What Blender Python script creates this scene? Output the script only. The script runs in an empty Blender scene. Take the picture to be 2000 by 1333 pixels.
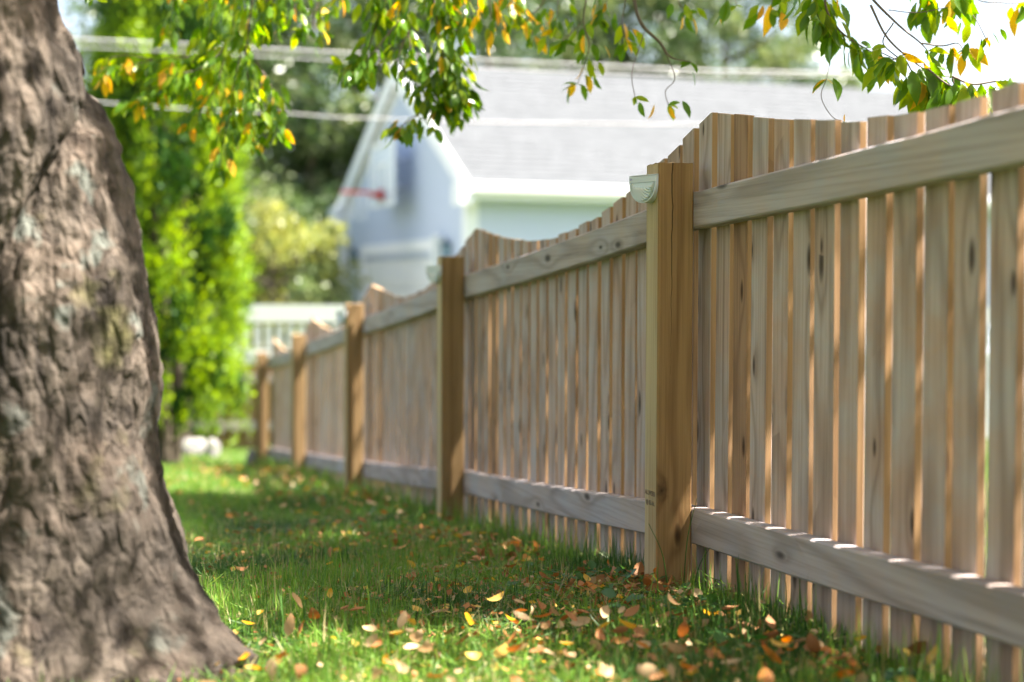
import bpy, math, random
import numpy as np
from mathutils import Vector, Matrix, noise as mnoise

random.seed(7); rng = np.random.default_rng(7)
sc = bpy.context.scene
COL = sc.collection
R = math.radians

# ------------------------------------------------------------------ camera
FPX = 3200.0
TH, RO = R(1.6), R(0.2)
CAMP = Vector((0, 0, 0.707))
fwd = Vector((0, math.cos(TH), -math.sin(TH)))
rt0 = Vector((1, 0, 0)); up0 = rt0.cross(fwd)
rt = (math.cos(RO) * rt0 + math.sin(RO) * up0).normalized(); upv = rt.cross(fwd)
cam = bpy.data.cameras.new('camera'); camo = bpy.data.objects.new('camera', cam); COL.objects.link(camo)
camo.matrix_world = Matrix(((rt.x, upv.x, -fwd.x, 0), (rt.y, upv.y, -fwd.y, 0), (rt.z, upv.z, -fwd.z, CAMP.z), (0, 0, 0, 1)))
cam.sensor_width = 36; cam.lens = 36 * FPX / 2000; cam.clip_start = .05; cam.clip_end = 800
cam.dof.use_dof = True; cam.dof.focus_distance = 3.85; cam.dof.aperture_fstop = 2.0
sc.camera = camo

# ------------------------------------------------------------------ light
SUN_EL, SUN_AZ = 60.0, 94.0            # azimuth clockwise from +Y
w = bpy.data.worlds.new('World'); sc.world = w; w.use_nodes = True
nt = w.node_tree; nt.nodes.clear()
sky = nt.nodes.new('ShaderNodeTexSky'); sky.sky_type = 'NISHITA'; sky.sun_disc = False
sky.sun_elevation = R(SUN_EL); sky.sun_rotation = R(SUN_AZ)
sky.air_density = 1.0; sky.dust_density = 4.0; sky.ozone_density = 1.0
hs = nt.nodes.new('ShaderNodeHueSaturation'); hs.inputs['Saturation'].default_value = 0.8
bg = nt.nodes.new('ShaderNodeBackground'); bg.inputs[1].default_value = 0.065
wo = nt.nodes.new('ShaderNodeOutputWorld')
nt.links.new(sky.outputs[0], hs.inputs['Color']); nt.links.new(hs.outputs[0], bg.inputs[0]); nt.links.new(bg.outputs[0], wo.inputs[0])
sl = bpy.data.lights.new('sun', 'SUN'); sl.energy = 5.0; sl.angle = R(0.55); sl.color = (1, .94, .84)
so = bpy.data.objects.new('sun', sl); COL.objects.link(so)
az, el = R(SUN_AZ), R(SUN_EL)
SUND = Vector((math.sin(az) * math.cos(el), math.cos(az) * math.cos(el), math.sin(el)))
so.rotation_euler = SUND.to_track_quat('Z', 'Y').to_euler(); so.location = (6, 0, 8)
vs = sc.view_settings; vs.view_transform = 'Standard'; vs.look = 'None'; vs.gamma = 1; vs.exposure = 2.88
vs.use_curve_mapping = False
sc.cycles.max_bounces = 10; sc.cycles.transparent_max_bounces = 16

# ------------------------------------------------------------------ layout
FA = math.atan(.2568)
D = Vector((-math.sin(FA), math.cos(FA), 0))          # along the fence, away
N = Vector((-math.cos(FA), -math.sin(FA), 0))         # towards the lawn
P0 = Vector((.345, 3.88, 0))
BAY = 2.44
GX = [-9, -4, -1.4, 0, 2.44, 4.88, 7.3, 9.75, 12.5, 15, 40]
GZ = [.17, .10, .045, -.005, -.18, -.345, -.52, -.70, -.80, -.82, -.82]
def gz(x, y):
    s = (x - P0.x) * D.x + (y - P0.y) * D.y
    return float(np.interp(s, GX, GZ))
def gza(x, y):
    s = (x - P0.x) * D.x + (y - P0.y) * D.y
    return np.interp(s, GX, GZ) + .012 * np.sin(x * 3.1 + y * 1.7) * np.sin(y * 2.3 - x)
def FP(s, back=0., z=0.):
    p = P0 + D * s - N * back
    return Vector((p.x, p.y, z))
def at(px, py, Y):
    """a world point at distance Y ahead of the camera"""
    r = fwd + rt * ((px - 1000) / FPX) - upv * ((py - 666.5) / FPX)
    return CAMP + r * (Y / r.y)

# ------------------------------------------------------------------ node helpers
class M:
    def __init__(s, name):
        s.m = bpy.data.materials.new(name); s.m.use_nodes = True; s.t = s.m.node_tree; s.t.nodes.clear()
        s.out = s.n('ShaderNodeOutputMaterial')
    def n(s, typ, **kw):
        nd = s.t.nodes.new(typ)
        for k, v in kw.items(): setattr(nd, k, v)
        return nd
    def l(s, a, b): s.t.links.new(a, b)
    def put(s, sock, v):
        if hasattr(v, 'links') or hasattr(v, 'is_output'): s.l(v, sock)
        else: sock.default_value = v
    def math(s, op, a, b=0., c=0.):
        nd = s.n('ShaderNodeMath', operation=op)
        s.put(nd.inputs[0], a); s.put(nd.inputs[1], b); s.put(nd.inputs[2], c)
        return nd.outputs[0]
    def vm(s, op, a, b=(0, 0, 0)):
        nd = s.n('ShaderNodeVectorMath', operation=op); s.put(nd.inputs[0], a); s.put(nd.inputs[1], b); return nd.outputs[0]
    def noise(s, vec, scale, detail=3., rough=.55, dist=0.):
        nd = s.n('ShaderNodeTexNoise'); s.l(vec, nd.inputs['Vector'])
        nd.inputs['Scale'].default_value = scale; nd.inputs['Detail'].default_value = detail
        nd.inputs['Roughness'].default_value = rough; nd.inputs['Distortion'].default_value = dist
        return nd.outputs['Fac']
    def ramp(s, f, stops, interp='LINEAR'):
        nd = s.n('ShaderNodeValToRGB'); nd.color_ramp.interpolation = interp
        e = nd.color_ramp.elements
        while len(e) < len(stops): e.new(.5)
        for k, (p, c) in enumerate(stops):
            e[k].position = p; e[k].color = (*c, 1) if len(c) == 3 else c
        s.l(f, nd.inputs[0]); return nd.outputs[0]
    def mr(s, f, a, b, c=0., d=1.):
        nd = s.n('ShaderNodeMapRange'); s.l(f, nd.inputs[0])
        for k, v in enumerate((a, b, c, d)): nd.inputs[k + 1].default_value = v
        return nd.outputs[0]
    def mix(s, f, a, b, blend='MIX'):
        nd = s.n('ShaderNodeMix', data_type='RGBA', blend_type=blend)
        s.put(nd.inputs[0], f)
        for k, v in ((6, a), (7, b)):
            if isinstance(v, tuple): nd.inputs[k].default_value = (*v, 1) if len(v) == 3 else v
            else: s.l(v, nd.inputs[k])
        return nd.outputs[2]
    def bump(s, h, strength=.3, dist=.01):
        nd = s.n('ShaderNodeBump'); nd.inputs['Strength'].default_value = strength; nd.inputs['Distance'].default_value = dist
        s.l(h, nd.inputs['Height']); return nd.outputs[0]
    def bsdf(s, col, rough=.7, normal=None, spec=.3, metal=0., trans=0., ior=1.45, alpha=None):
        b = s.n('ShaderNodeBsdfPrincipled')
        s.put(b.inputs['Base Color'], (*col, 1) if isinstance(col, tuple) and len(col) == 3 else col)
        s.put(b.inputs['Roughness'], rough); b.inputs['Specular IOR Level'].default_value = spec
        b.inputs['Metallic'].default_value = metal; b.inputs['Transmission Weight'].default_value = trans; b.inputs['IOR'].default_value = ior
        if normal is not None: s.l(normal, b.inputs['Normal'])
        return b.outputs[0]
    def done(s, sh): s.l(sh, s.out.inputs[0]); return s.m

def plain(name, col, rough=.5, spec=.4, var=.06, scale=6., metal=0.):
    m = M(name); tc = m.n('ShaderNodeTexCoord').outputs['Object']
    f = m.noise(tc, scale, 4)
    c = m.mix(f, tuple(max(0, x * (1 - var)) for x in col), tuple(x * (1 + var) for x in col))
    return m.done(m.bsdf(c, rough, m.bump(f, .05), spec, metal))

def leafmat(name, cols, rough=.45, trans=.45, tcol=None, scale=None, spec=.35):
    m = M(name)
    geo = m.n('ShaderNodeNewGeometry')
    c = m.ramp(geo.outputs['Random Per Island'], [(k / max(1, len(cols) - 1), c) for k, c in enumerate(cols)])
    tc = m.n('ShaderNodeTexCoord').outputs['Object']
    f = m.noise(tc, scale or 40., 3)
    c2 = m.mix(m.mr(f, .3, .75), c, (.5, .5, .5), 'MULTIPLY') if False else m.mix(m.math('MULTIPLY', m.mr(f, .35, .8), .35), c, (cols[-1][0] * 1.3, cols[-1][1] * .9, cols[-1][2] * .8))
    pb = m.bsdf(c2, rough, spec=spec)
    tr = m.n('ShaderNodeBsdfTranslucent')
    hsv = m.n('ShaderNodeHueSaturation'); m.l(c2, hsv.inputs['Color']); hsv.inputs['Value'].default_value = 1.9; hsv.inputs['Saturation'].default_value = 1.15
    hsv.inputs['Hue'].default_value = .485
    m.l(hsv.outputs[0], tr.inputs[0])
    mx = m.n('ShaderNodeMixShader'); mx.inputs[0].default_value = trans; m.l(pb, mx.inputs[1]); m.l(tr.outputs[0], mx.inputs[2])
    return m.done(mx.outputs[0])

def woodmat(name, base, dark, warm, axis=2, knots=.5, ring=55., greyness=None, rough=.75, randmix=.8, special=None, crack=False):
    """grain runs along `axis` of the object's own coordinates"""
    m = M(name)
    tco = m.n('ShaderNodeTexCoord').outputs['Object']
    rnd = m.n('ShaderNodeObjectInfo').outputs['Random']
    off = m.n('ShaderNodeCombineXYZ'); a = m.math('MULTIPLY', rnd, 37.)
    for k in range(3): m.l(m.math('MULTIPLY', rnd, (37., 71., 53.)[k]), off.inputs[k])
    tc = m.vm('ADD', tco, off.outputs[0])
    def sc_(across, along):
        v = [across] * 3; v[axis] = along
        return m.vm('MULTIPLY', tc, tuple(v))
    kn = m.n('ShaderNodeTexVoronoi', voronoi_dimensions='2D'); k3 = m.n('ShaderNodeSeparateXYZ'); m.l(tc, k3.inputs[0]); k2 = m.n('ShaderNodeCombineXYZ')
    acr = k3.outputs[2] if axis == 0 else m.math('ADD', k3.outputs[0], m.math('MULTIPLY', k3.outputs[1], 0. if knots > .3 else 1.))
    m.l(m.math('MULTIPLY', acr, 9.), k2.inputs[0]); m.l(m.math('MULTIPLY', k3.outputs[axis], 3.2), k2.inputs[1]); m.l(k2.outputs[0], kn.inputs['Vector']); kn.inputs['Scale'].default_value = 1.; kn.inputs['Randomness'].default_value = 1.
    kd = kn.outputs['Distance']
    sep = m.n('ShaderNodeSeparateColor'); m.l(kn.outputs['Color'], sep.inputs[0])
    gate = m.math('LESS_THAN', sep.outputs[0], knots)
    size = m.math('MULTIPLY_ADD', sep.outputs[1], .09, .05)
    kq = m.math('DIVIDE', kd, size)
    kmask = m.math('MULTIPLY', m.math('SUBTRACT', 1., m.math('MINIMUM', m.math('POWER', kq, 2.2), 1.)), gate)
    halo = m.math('MULTIPLY', m.math('POWER', 2.718, m.math('MULTIPLY', kd, -5.)), gate)
    if special:
        for (cx, cy, cz, rx, rz) in special:
            dv = m.vm('MULTIPLY', m.vm('SUBTRACT', tco, (cx, cy, cz)), (1 / rx, 1 / rx, 1 / rz))
            ln = m.n('ShaderNodeVectorMath', operation='LENGTH'); m.l(dv, ln.inputs[0])
            wob = m.math('MULTIPLY_ADD', m.noise(tco, 60., 2), .8, m.math('SUBTRACT', ln.outputs['Value'], .4))
            kk = m.math('SUBTRACT', 1., m.math('MINIMUM', m.math('MAXIMUM', wob, 0.), 1.))
            kmask = m.math('MAXIMUM', kmask, kk)
            halo = m.math('MAXIMUM', halo, m.math('POWER', 2.718, m.math('MULTIPLY', ln.outputs['Value'], -.8)))
    n1 = m.noise(sc_(5., .42), 1., 2, .4)
    field = m.math('ADD', m.math('MULTIPLY', n1, ring), m.math('MULTIPLY', halo, 9.))
    rings = m.math('MULTIPLY_ADD', m.math('SINE', field), .5, .5)
    fine = m.noise(sc_(150., 2.2), 1., 4, .65)
    broad = m.noise(sc_(8., .9), 1., 3)
    blot = m.noise(tc, 5., 4, .6)
    c = m.mix(m.mr(broad, .3, .72), base, warm)
    pick = m.math('MULTIPLY', m.mr(rnd, .55, 1.), randmix)
    c = m.mix(pick, c, warm)
    if greyness: c = m.mix(m.math('MULTIPLY', m.mr(blot, .40, .64), .85), c, greyness)
    dk = m.math('MULTIPLY', m.math('POWER', rings, 3.), .42)
    c = m.mix(dk, c, dark)
    c = m.mix(m.math('MULTIPLY', m.mr(fine, .45, .8), .6), c, dark)
    c = m.mix(m.math('MULTIPLY', halo, .25), c, dark)
    c = m.mix(m.math('MULTIPLY', kmask, .88), c, tuple(x * .22 for x in dark))
    st = m.noise(sc_(26., 1.1), 1., 5, .7)
    c = m.mix(m.math('MULTIPLY', m.mr(st, .58, .76), .55), c, tuple(x * .45 for x in dark))
    h = m.math('ADD', m.math('MULTIPLY', rings, .25), m.math('MULTIPLY', fine, .8))
    if crack:
        sx = m.n('ShaderNodeSeparateXYZ'); m.l(tco, sx.inputs[0])
        wv = m.math('MULTIPLY_ADD', m.noise(m.vm('MULTIPLY', tco, (0, 0, 7.)), 1., 3), .022, -.011)
        dd = m.math('ABSOLUTE', m.math('SUBTRACT', sx.outputs[1], m.math('ADD', wv, -.034)))
        w_ = m.mr(sx.outputs[2], .52, 1.0, .0002, .0016)
        ck = m.math('MULTIPLY', m.math('LESS_THAN', dd, w_), m.math('GREATER_THAN', sx.outputs[2], .52))
        c = m.mix(m.math('MULTIPLY', ck, .85), c, (.02, .012, .006))
        h = m.math('SUBTRACT', h, m.math('MULTIPLY', ck, 2.5))
    nrm = m.bump(h, .45, .002)
    return m.done(m.bsdf(c, rough, nrm, .2))

MAT = {}
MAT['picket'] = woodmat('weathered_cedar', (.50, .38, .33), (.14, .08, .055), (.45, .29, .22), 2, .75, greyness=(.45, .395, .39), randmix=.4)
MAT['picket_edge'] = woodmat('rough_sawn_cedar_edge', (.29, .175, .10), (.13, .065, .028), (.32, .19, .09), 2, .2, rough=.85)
MAT['rail'] = woodmat('weathered_rail', (.42, .35, .345), (.15, .11, .09), (.41, .33, .30), 0, .6, greyness=(.37, .345, .375), ring=40.)
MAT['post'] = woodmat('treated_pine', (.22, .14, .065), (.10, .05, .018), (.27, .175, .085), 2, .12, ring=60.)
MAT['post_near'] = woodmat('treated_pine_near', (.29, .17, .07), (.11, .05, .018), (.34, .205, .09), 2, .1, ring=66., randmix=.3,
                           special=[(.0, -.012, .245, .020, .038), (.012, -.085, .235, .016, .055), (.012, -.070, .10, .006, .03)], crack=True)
MAT['post_yard_lit'] = woodmat('treated_pine_yard_lit', (.42, .32, .19), (.22, .13, .05), (.50, .38, .22), 2, .12, ring=50.)  # lawn faces of the posts: brighter sky light painted in as paler pine
MAT['endgrain'] = plain('end_grain', (.40, .27, .16), .8, .2, .25, 60)

# ------------------------------------------------------------------ mesh helpers
def link(o, parent=None, loc=None, rotz=0.):
    COL.objects.link(o)
    if loc is not None: o.location = loc
    o.rotation_euler.z = rotz
    if parent: o.parent = parent
    return o
def tag(o, label=None, cat=None, group=None, kind=None):
    for k, v in (('label', label), ('category', cat), ('group', group), ('kind', kind)):
        if v: o[k] = v
    return o
def empty(name, loc=(0, 0, 0), rotz=0., label=None, cat=None, group=None):
    o = bpy.data.objects.new(name, None); o.empty_display_size = .1
    link(o, None, loc, rotz); return tag(o, label, cat, group)
def mesh(name, vs_, fs, mats, midx=None, smooth=False):
    me = bpy.data.meshes.new(name); me.from_pydata([tuple(v) for v in vs_], [], fs)
    for m_ in (mats if isinstance(mats, (list, tuple)) else [mats]): me.materials.append(m_)
    if midx: me.polygons.foreach_set('material_index', midx)
    if smooth: me.polygons.foreach_set('use_smooth', [True] * len(fs))
    me.update(); return me
def obj(name, me, parent=None, loc=None, rotz=0.):
    return link(bpy.data.objects.new(name, me), parent, loc, rotz)
def fastmesh(name, V, F, mats, midx=None, smooth=False):
    """V (n,3) floats, F (m,k) ints all the same k"""
    me = bpy.data.meshes.new(name); k = F.shape[1]
    me.vertices.add(len(V)); me.vertices.foreach_set('co', np.ascontiguousarray(V, np.float32).ravel())
    me.loops.add(F.size); me.loops.foreach_set('vertex_index', np.ascontiguousarray(F, np.int32).ravel())
    me.polygons.add(len(F)); me.polygons.foreach_set('loop_start', np.arange(0, F.size, k, dtype=np.int32))
    me.polygons.foreach_set('loop_total', np.full(len(F), k, np.int32))
    for m_ in (mats if isinstance(mats, (list, tuple)) else [mats]): me.materials.append(m_)
    if midx is not None: me.polygons.foreach_set('material_index', np.asarray(midx, np.int32))
    if smooth: me.polygons.foreach_set('use_smooth', np.ones(len(F), bool))
    me.update(calc_edges=True); return me
def scatter(name, Tv, Tf, P, Yax, Nrm, S, mats, midx=None, smooth=False):
    """copies of a template (long axis +Y, normal +Z) as one mesh"""
    Tv = np.asarray(Tv, float); Tf = np.asarray(Tf, int)
    Yax = Yax / np.linalg.norm(Yax, axis=1, keepdims=True)
    X = np.cross(Yax, Nrm); X /= np.linalg.norm(X, axis=1, keepdims=True) + 1e-9
    Z = np.cross(X, Yax)
    S = np.asarray(S); S = S[:, None] * np.ones(3) if S.ndim == 1 else S
    L = Tv[None] * S[:, None, :]
    V = P[:, None, :] + L[..., 0:1] * X[:, None] + L[..., 1:2] * Yax[:, None] + L[..., 2:3] * Z[:, None]
    n, k = len(P), len(Tv)
    F = (Tf[None] + (np.arange(n) * k)[:, None, None]).reshape(-1, Tf.shape[1])
    mi = None if midx is None else np.repeat(midx, len(Tf))
    return fastmesh(name, V.reshape(-1, 3), F, mats, mi, smooth)
def box(bx, by, bz):
    """8 verts, 6 faces from ranges"""
    v = [(x, y, z) for z in bz for y in by for x in bx]
    f = [(0, 2, 3, 1), (4, 5, 7, 6), (0, 1, 5, 4), (2, 6, 7, 3), (0, 4, 6, 2), (1, 3, 7, 5)]
    return v, f
def boxes(*bs):
    V, F = [], []
    for b in bs:
        v, f = box(*b); o = len(V); V += v; F += [tuple(i + o for i in q) for q in f]
    return V, F
def tube(path, radii, seg=8, cap=True):
    V, F = [], []
    n = len(path); path = [Vector(p) for p in path]
    t = (path[1] - path[0]).normalized(); ref = Vector((0, 0, 1)) if abs(t.z) < .9 else Vector((1, 0, 0))
    a = t.cross(ref).normalized()
    for i, p in enumerate(path):
        t = (path[min(i + 1, n - 1)] - path[max(i - 1, 0)]).normalized()
        a = (a - t * a.dot(t)).normalized(); b = t.cross(a)
        for k in range(seg):
            an = 2 * math.pi * k / seg
            V.append(p + (a * math.cos(an) + b * math.sin(an)) * radii[i])
    for i in range(n - 1):
        for k in range(seg):
            F.append((i * seg + k, i * seg + (k + 1) % seg, (i + 1) * seg + (k + 1) % seg, (i + 1) * seg + k))
    if cap: F.append(tuple(range(seg))[::-1]); F.append(tuple(range((n - 1) * seg, n * seg)))
    return V, F
def curve_pts(pts, n=12):
    """Catmull-Rom through points"""
    P = [Vector(p) for p in pts]; P = [P[0] * 2 - P[1]] + P + [P[-1] * 2 - P[-2]]
    out = []
    for i in range(1, len(P) - 2):
        for k in range(n):
            t = k / n; a, b, c, d = P[i - 1], P[i], P[i + 1], P[i + 2]
            out.append(.5 * ((2 * b) + (c - a) * t + (2 * a - 5 * b + 4 * c - d) * t * t + (3 * b - a - 3 * c + d) * t ** 3))
    out.append(P[-2]); return out

# ------------------------------------------------------------------ ground
gm = M('lawn_soil'); tc = gm.n('ShaderNodeTexCoord').outputs['Object']
f1 = gm.noise(tc, 3., 5); f2 = gm.noise(tc, 55., 4)
c = gm.mix(gm.mr(f1, .35, .65), (.035, .07, .012), (.055, .10, .018)); c = gm.mix(gm.mr(f2, .4, .7), c, (.05, .04, .018))
MAT['ground'] = gm.done(gm.bsdf(c, .95, gm.bump(f2, .6, .02), .1))
xs = np.concatenate([np.linspace(-300, -8, 14)[:-1], np.linspace(-8, 8, 65), np.linspace(8, 300, 14)[1:]])
ys = np.concatenate([np.linspace(-200, -3, 8)[:-1], np.linspace(-3, 26, 117), np.linspace(26, 500, 16)[1:]])
Xg, Yg = np.meshgrid(xs, ys); Zg = gza(Xg, Yg)
V = np.stack([Xg, Yg, Zg], -1).reshape(-1, 3); nx, ny = len(xs), len(ys)
ii, jj = np.meshgrid(np.arange(nx - 1), np.arange(ny - 1)); a = (jj * nx + ii).ravel()
F = np.stack([a, a + 1, a + nx + 1, a + nx], -1)
g = obj('ground', fastmesh('ground', V, F, MAT['ground'], smooth=True)); tag(g, 'lawn ground sloping down away along the fence', kind='structure')

# ------------------------------------------------------------------ garage
CON = plain('bounce_concrete', (.42, .41, .39), .85, .2, .1, 3)
GY = plain('vinyl_siding_grey', (.50, .55, .66), .6, .3, .03)
WH = plain('white_trim_paint', (.80, .80, .81), .5, .4, .02)
WHV = plain('white_vinyl', (.82, .82, .83), .35, .5, .02)
rm = M('asphalt_shingle'); tc = rm.n('ShaderNodeTexCoord').outputs['Object']
rn = rm.noise(rm.vm('MULTIPLY', tc, (3.5, 7., 7.)), 1., 2); rf = rm.noise(tc, 90., 3)
c = rm.mix(rm.mr(rn, .35, .65), (.058, .062, .068), (.080, .085, .092)); c = rm.mix(rf, c, (.066, .070, .076))
RFM = rm.done(rm.bsdf(c, .9, rm.bump(rf, .4, .01), .15))
GA = R(20.5)                                   # local +x along the long wall (to the right, away), +y into the building
GL, GW = 9.3, 6.3
gc = Vector((-.60, 22., -.82))
gar = empty('detached_garage', gc, GA, 'pale lavender grey garage with white trim and light shingle roof behind the fence', 'garage')
EZ, RZ = 2.98, 4.78                            # wall top, ridge
# walls (backing) and siding boards
cor = .13
v, f = [(0.03, .03, 0), (GL - .03, .03, 0), (GL - .03, GW - .03, 0), (.03, GW - .03, 0), (.03, .03, EZ), (GL - .03, .03, EZ), (GL - .03, GW - .03, EZ), (.03, GW - .03, EZ), (.03, GW / 2, RZ - .08), (GL - .03, GW / 2, RZ - .08)], \
       [(0, 1, 5, 4), (1, 2, 6, 9, 5), (2, 3, 7, 6), (3, 0, 4, 8, 7)]
obj('wall', mesh('wall', v, f, GY), gar)
bh = .115; nb = int(EZ / bh)
slope = (RZ - EZ) / (GW / 2)
def board_gable(z0, z1, ya, yb):
    # a lap board on the gable wall (outside is -x), bottom edge proud
    V = [(-.002, ya, z1), (-.002, yb, z1), (-.020, yb, z0), (-.020, ya, z0), (.03, ya, z1), (.03, yb, z1), (.03, yb, z0), (.03, ya, z0)]
    return V, [(0, 1, 2, 3), (3, 2, 6, 7), (0, 3, 7, 4), (1, 5, 6, 2), (4, 5, 1, 0)]
door = (1.05, 5.15, 2.16)                      # y range and height of the opening
k = 0
while k * bh < RZ - .25:
    z0, z1 = k * bh, (k + 1) * bh
    ya, yb = cor, GW - cor
    if z1 > EZ:
        inset = (z1 - EZ) / slope; ya, yb = max(cor, inset), min(GW - cor, GW - inset)
    spans = [(ya, yb)] if z1 > door[2] + .01 else [(ya, door[0] - .15), (door[1] + .15, yb)]
    for (p, q) in spans:
        if q - p > .05: obj('siding_board', mesh('siding_board', *board_gable(z0, z1, p, q), GY), gar)
    k += 1
bm_ = [(cor, -.002, bh), (GL - cor, -.002, bh), (GL - cor, -.02, 0), (cor, -.02, 0), (cor, .03, bh), (GL - cor, .03, bh), (GL - cor, .03, 0), (cor, .03, 0)]
lb = mesh('siding_board', bm_, [(3, 2, 1, 0), (7, 6, 2, 3), (4, 7, 3, 0), (2, 6, 5, 1), (0, 1, 5, 4)], GY)
for k in range(nb): obj('siding_board', lb, gar, (0, 0, k * bh))
# corner boards
for (x, y) in ((0, 0), (0, GW), (GL, 0), (GL, GW)):
    sx = -1 if x == 0 else 1; sy = -1 if y == 0 else 1
    X0, X1 = sorted((x + sx * .035, x - sx * .14)); Y0, Y1 = sorted((y + sy * .035, y - sy * .14))
    obj('corner_board', mesh('corner_board', *box((X0, X1), (Y0, Y1), (0, EZ - .002)), WH), gar)
# roof
OV, RO_ = .32, .09
e0 = -OV; ez = EZ - OV * slope + .12; rz = RZ + .12
def roof_side(sgn):
    ye = e0 if sgn < 0 else GW - e0
    t = .11
    V = [(-RO_, ye, ez), (GL + RO_, ye, ez), (GL + RO_, GW / 2, rz), (-RO_, GW / 2, rz)]
    V += [(x, y, z + t) for x, y, z in V]
    F = [(0, 1, 2, 3), (7, 6, 5, 4), (0, 4, 5, 1), (1, 5, 6, 2), (2, 6, 7, 3), (3, 7, 4, 0)]
    return V, F
for s_ in (-1, 1): obj('roof_slope', mesh('roof_slope', *roof_side(s_), RFM), gar)
# shingle courses on the near slope (too many small tabs to be parts)
V, F = [], []
run = GW / 2 + OV; L = math.hypot(run, rz - ez); nc = int(L / .16)
for k in range(nc):
    a, b = k / nc, (k + 1) / nc
    ya, yb = e0 + run * a, e0 + run * b; za, zb = ez + .11 + (rz - ez) * a, ez + .11 + (rz - ez) * b
    x = -RO_
    while x < GL + RO_ - .01:
        wd = min(random.uniform(.2, .42), GL + RO_ - x); h = random.uniform(.008, .016); o = len(V)
        V += [(x, ya, za + h), (x + wd - .008, ya, za + h), (x + wd - .008, yb, zb + .003), (x, yb, zb + .003), (x, ya, za), (x + wd - .008, ya, za)]
        F += [(o, o + 1, o + 2, o + 3), (o + 4, o + 5, o + 1, o)]
        x += wd
tag(obj('roof_shingles', mesh('roof_shingles', V, F, RFM), gar), kind='stuff')
obj('ridge_cap', mesh('ridge_cap', [(-RO_, GW / 2 - .14, rz + .045), (GL + RO_, GW / 2 - .14, rz + .045), (GL + RO_, GW / 2, rz + .135), (-RO_, GW / 2, rz + .135), (-RO_, GW / 2 + .14, rz + .045), (GL + RO_, GW / 2 + .14, rz + .045)], [(0, 1, 2, 3), (3, 2, 5, 4)], RFM), gar)
# rake boards at both gables, fascia, gutter, soffit, eave return
for xo in (-RO_ - .03, GL + RO_):
    for s_ in (-1, 1):
        ye = e0 if s_ < 0 else GW - e0; ye -= s_ * -.0
        V = [(xo, ye, ez - .16), (xo + .03, ye, ez - .16), (xo + .03, GW / 2 - s_ * -.001, rz - .16), (xo, GW / 2 - s_ * -.001, rz - .16),
             (xo, ye, ez + .12), (xo + .03, ye, ez + .12), (xo + .03, GW / 2, rz + .12), (xo, GW / 2, rz + .12)]
        obj('rake_board', mesh('rake_board', V, [(0, 3, 2, 1), (4, 5, 6, 7), (0, 1, 5, 4), (2, 3, 7, 6), (0, 4, 7, 3), (1, 2, 6, 5)], WH), gar)
        # soffit strip under the gable overhang
        if xo < 0:
            V = [(xo + .03, ye, ez - .04), (0, ye, ez - .04), (0, GW / 2, rz - .04), (xo + .03, GW / 2, rz - .04)]
            obj('soffit', mesh('soffit', V, [(0, 1, 2, 3)], WH), gar)
            V = [(-.03, 0 if s_ < 0 else GW, EZ - .14), (-.03, GW / 2, RZ - .16), (-.03, GW / 2, RZ + .05), (-.03, 0 if s_ < 0 else GW, EZ + .05)]
            V += [(0, y, z) for _, y, z in V]
            obj('frieze_board', mesh('frieze_board', V, [(0, 1, 2, 3), (4, 7, 6, 5), (0, 4, 5, 1), (3, 2, 6, 7)], WH), gar)
for s_ in (-1, 1):
    ye = e0 if s_ < 0 else GW - e0; yo = ye + s_ * .03
    Y = sorted((ye, yo)); obj('fascia', mesh('fascia', *box((-RO_, GL + RO_), Y, (ez - .12, ez + .1)), WH), gar)
    yw = 0 if s_ < 0 else GW; Y = sorted((ye, yw)); obj('soffit', mesh('soffit', *box((-RO_, GL + RO_), Y, (ez - .10, ez - .08)), WH), gar)
    Y = sorted((yw, ye + s_ * .06)); obj('eave_return', mesh('eave_return', *box((-RO_ - .14, -.04), Y, (ez - .19, ez + .10)), WH), gar)
    # K gutter
    gx = [(0, 0), (s_ * .12, .01), (s_ * .13, .11), (s_ * .10, .12), (s_ * .095, .03), (0, .02)]
    V = [(x, yo + p, ez - .03 + q) for x in (-RO_, GL + RO_) for p, q in gx]
    obj('gutter', mesh('gutter', V, [(i, (i + 1) % 6, (i + 1) % 6 + 6, i + 6) for i in range(6)] + [tuple(range(6)), tuple(range(11, 5, -1))], WH), gar)
# garage door with frame
dw = empty('garage_door', (0, 0, 0)); dw.parent = gar
pn = mesh('door_panel', *boxes(((.02, .05), (door[0], door[1]), (.0, .53)), ((.005, .02), (door[0] + .15, door[0] + 1.9), (.08, .42)), ((.005, .02), (door[0] + 2.2, door[1] - .15), (.08, .42))), WHV)
for k in range(4): obj('door_panel', pn, dw, (0, 0, k * .54))
for (yy, zz) in (((door[0] - .15, door[0]), (0, door[2])), ((door[1], door[1] + .15), (0, door[2])), ((door[0] - .15, door[1] + .15), (door[2], door[2] + .17))):
    obj('door_frame', mesh('door_frame', *box((-.045, .02), yy, zz), WH), gar)
LM = plain('lantern_metal', (.06, .09, .13), .4, .5); LG = plain('lantern_glass', (.3, .42, .5), .2, .6)
for yy in (.68, 5.62):
    ln = obj('wall_lantern', mesh('wall_lantern', *boxes(((-.14, -.04), (-.05, .05), (0, .03)), ((-.15, -.03), (-.06, .06), (.22, .26)), ((-.11, -.07), (-.02, .02), (.26, .31)), ((-.04, -.02), (-.05, .05), (.02, .24)),
              ((-.14, -.13), (-.05, -.04), (.03, .22)), ((-.14, -.13), (.04, .05), (.03, .22))), LM), gar, (0, yy, 2.0))
    obj('glass_pane', mesh('glass_pane', *box((-.128, -.045), (-.038, .038), (.03, .22)), LG), ln)
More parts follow.
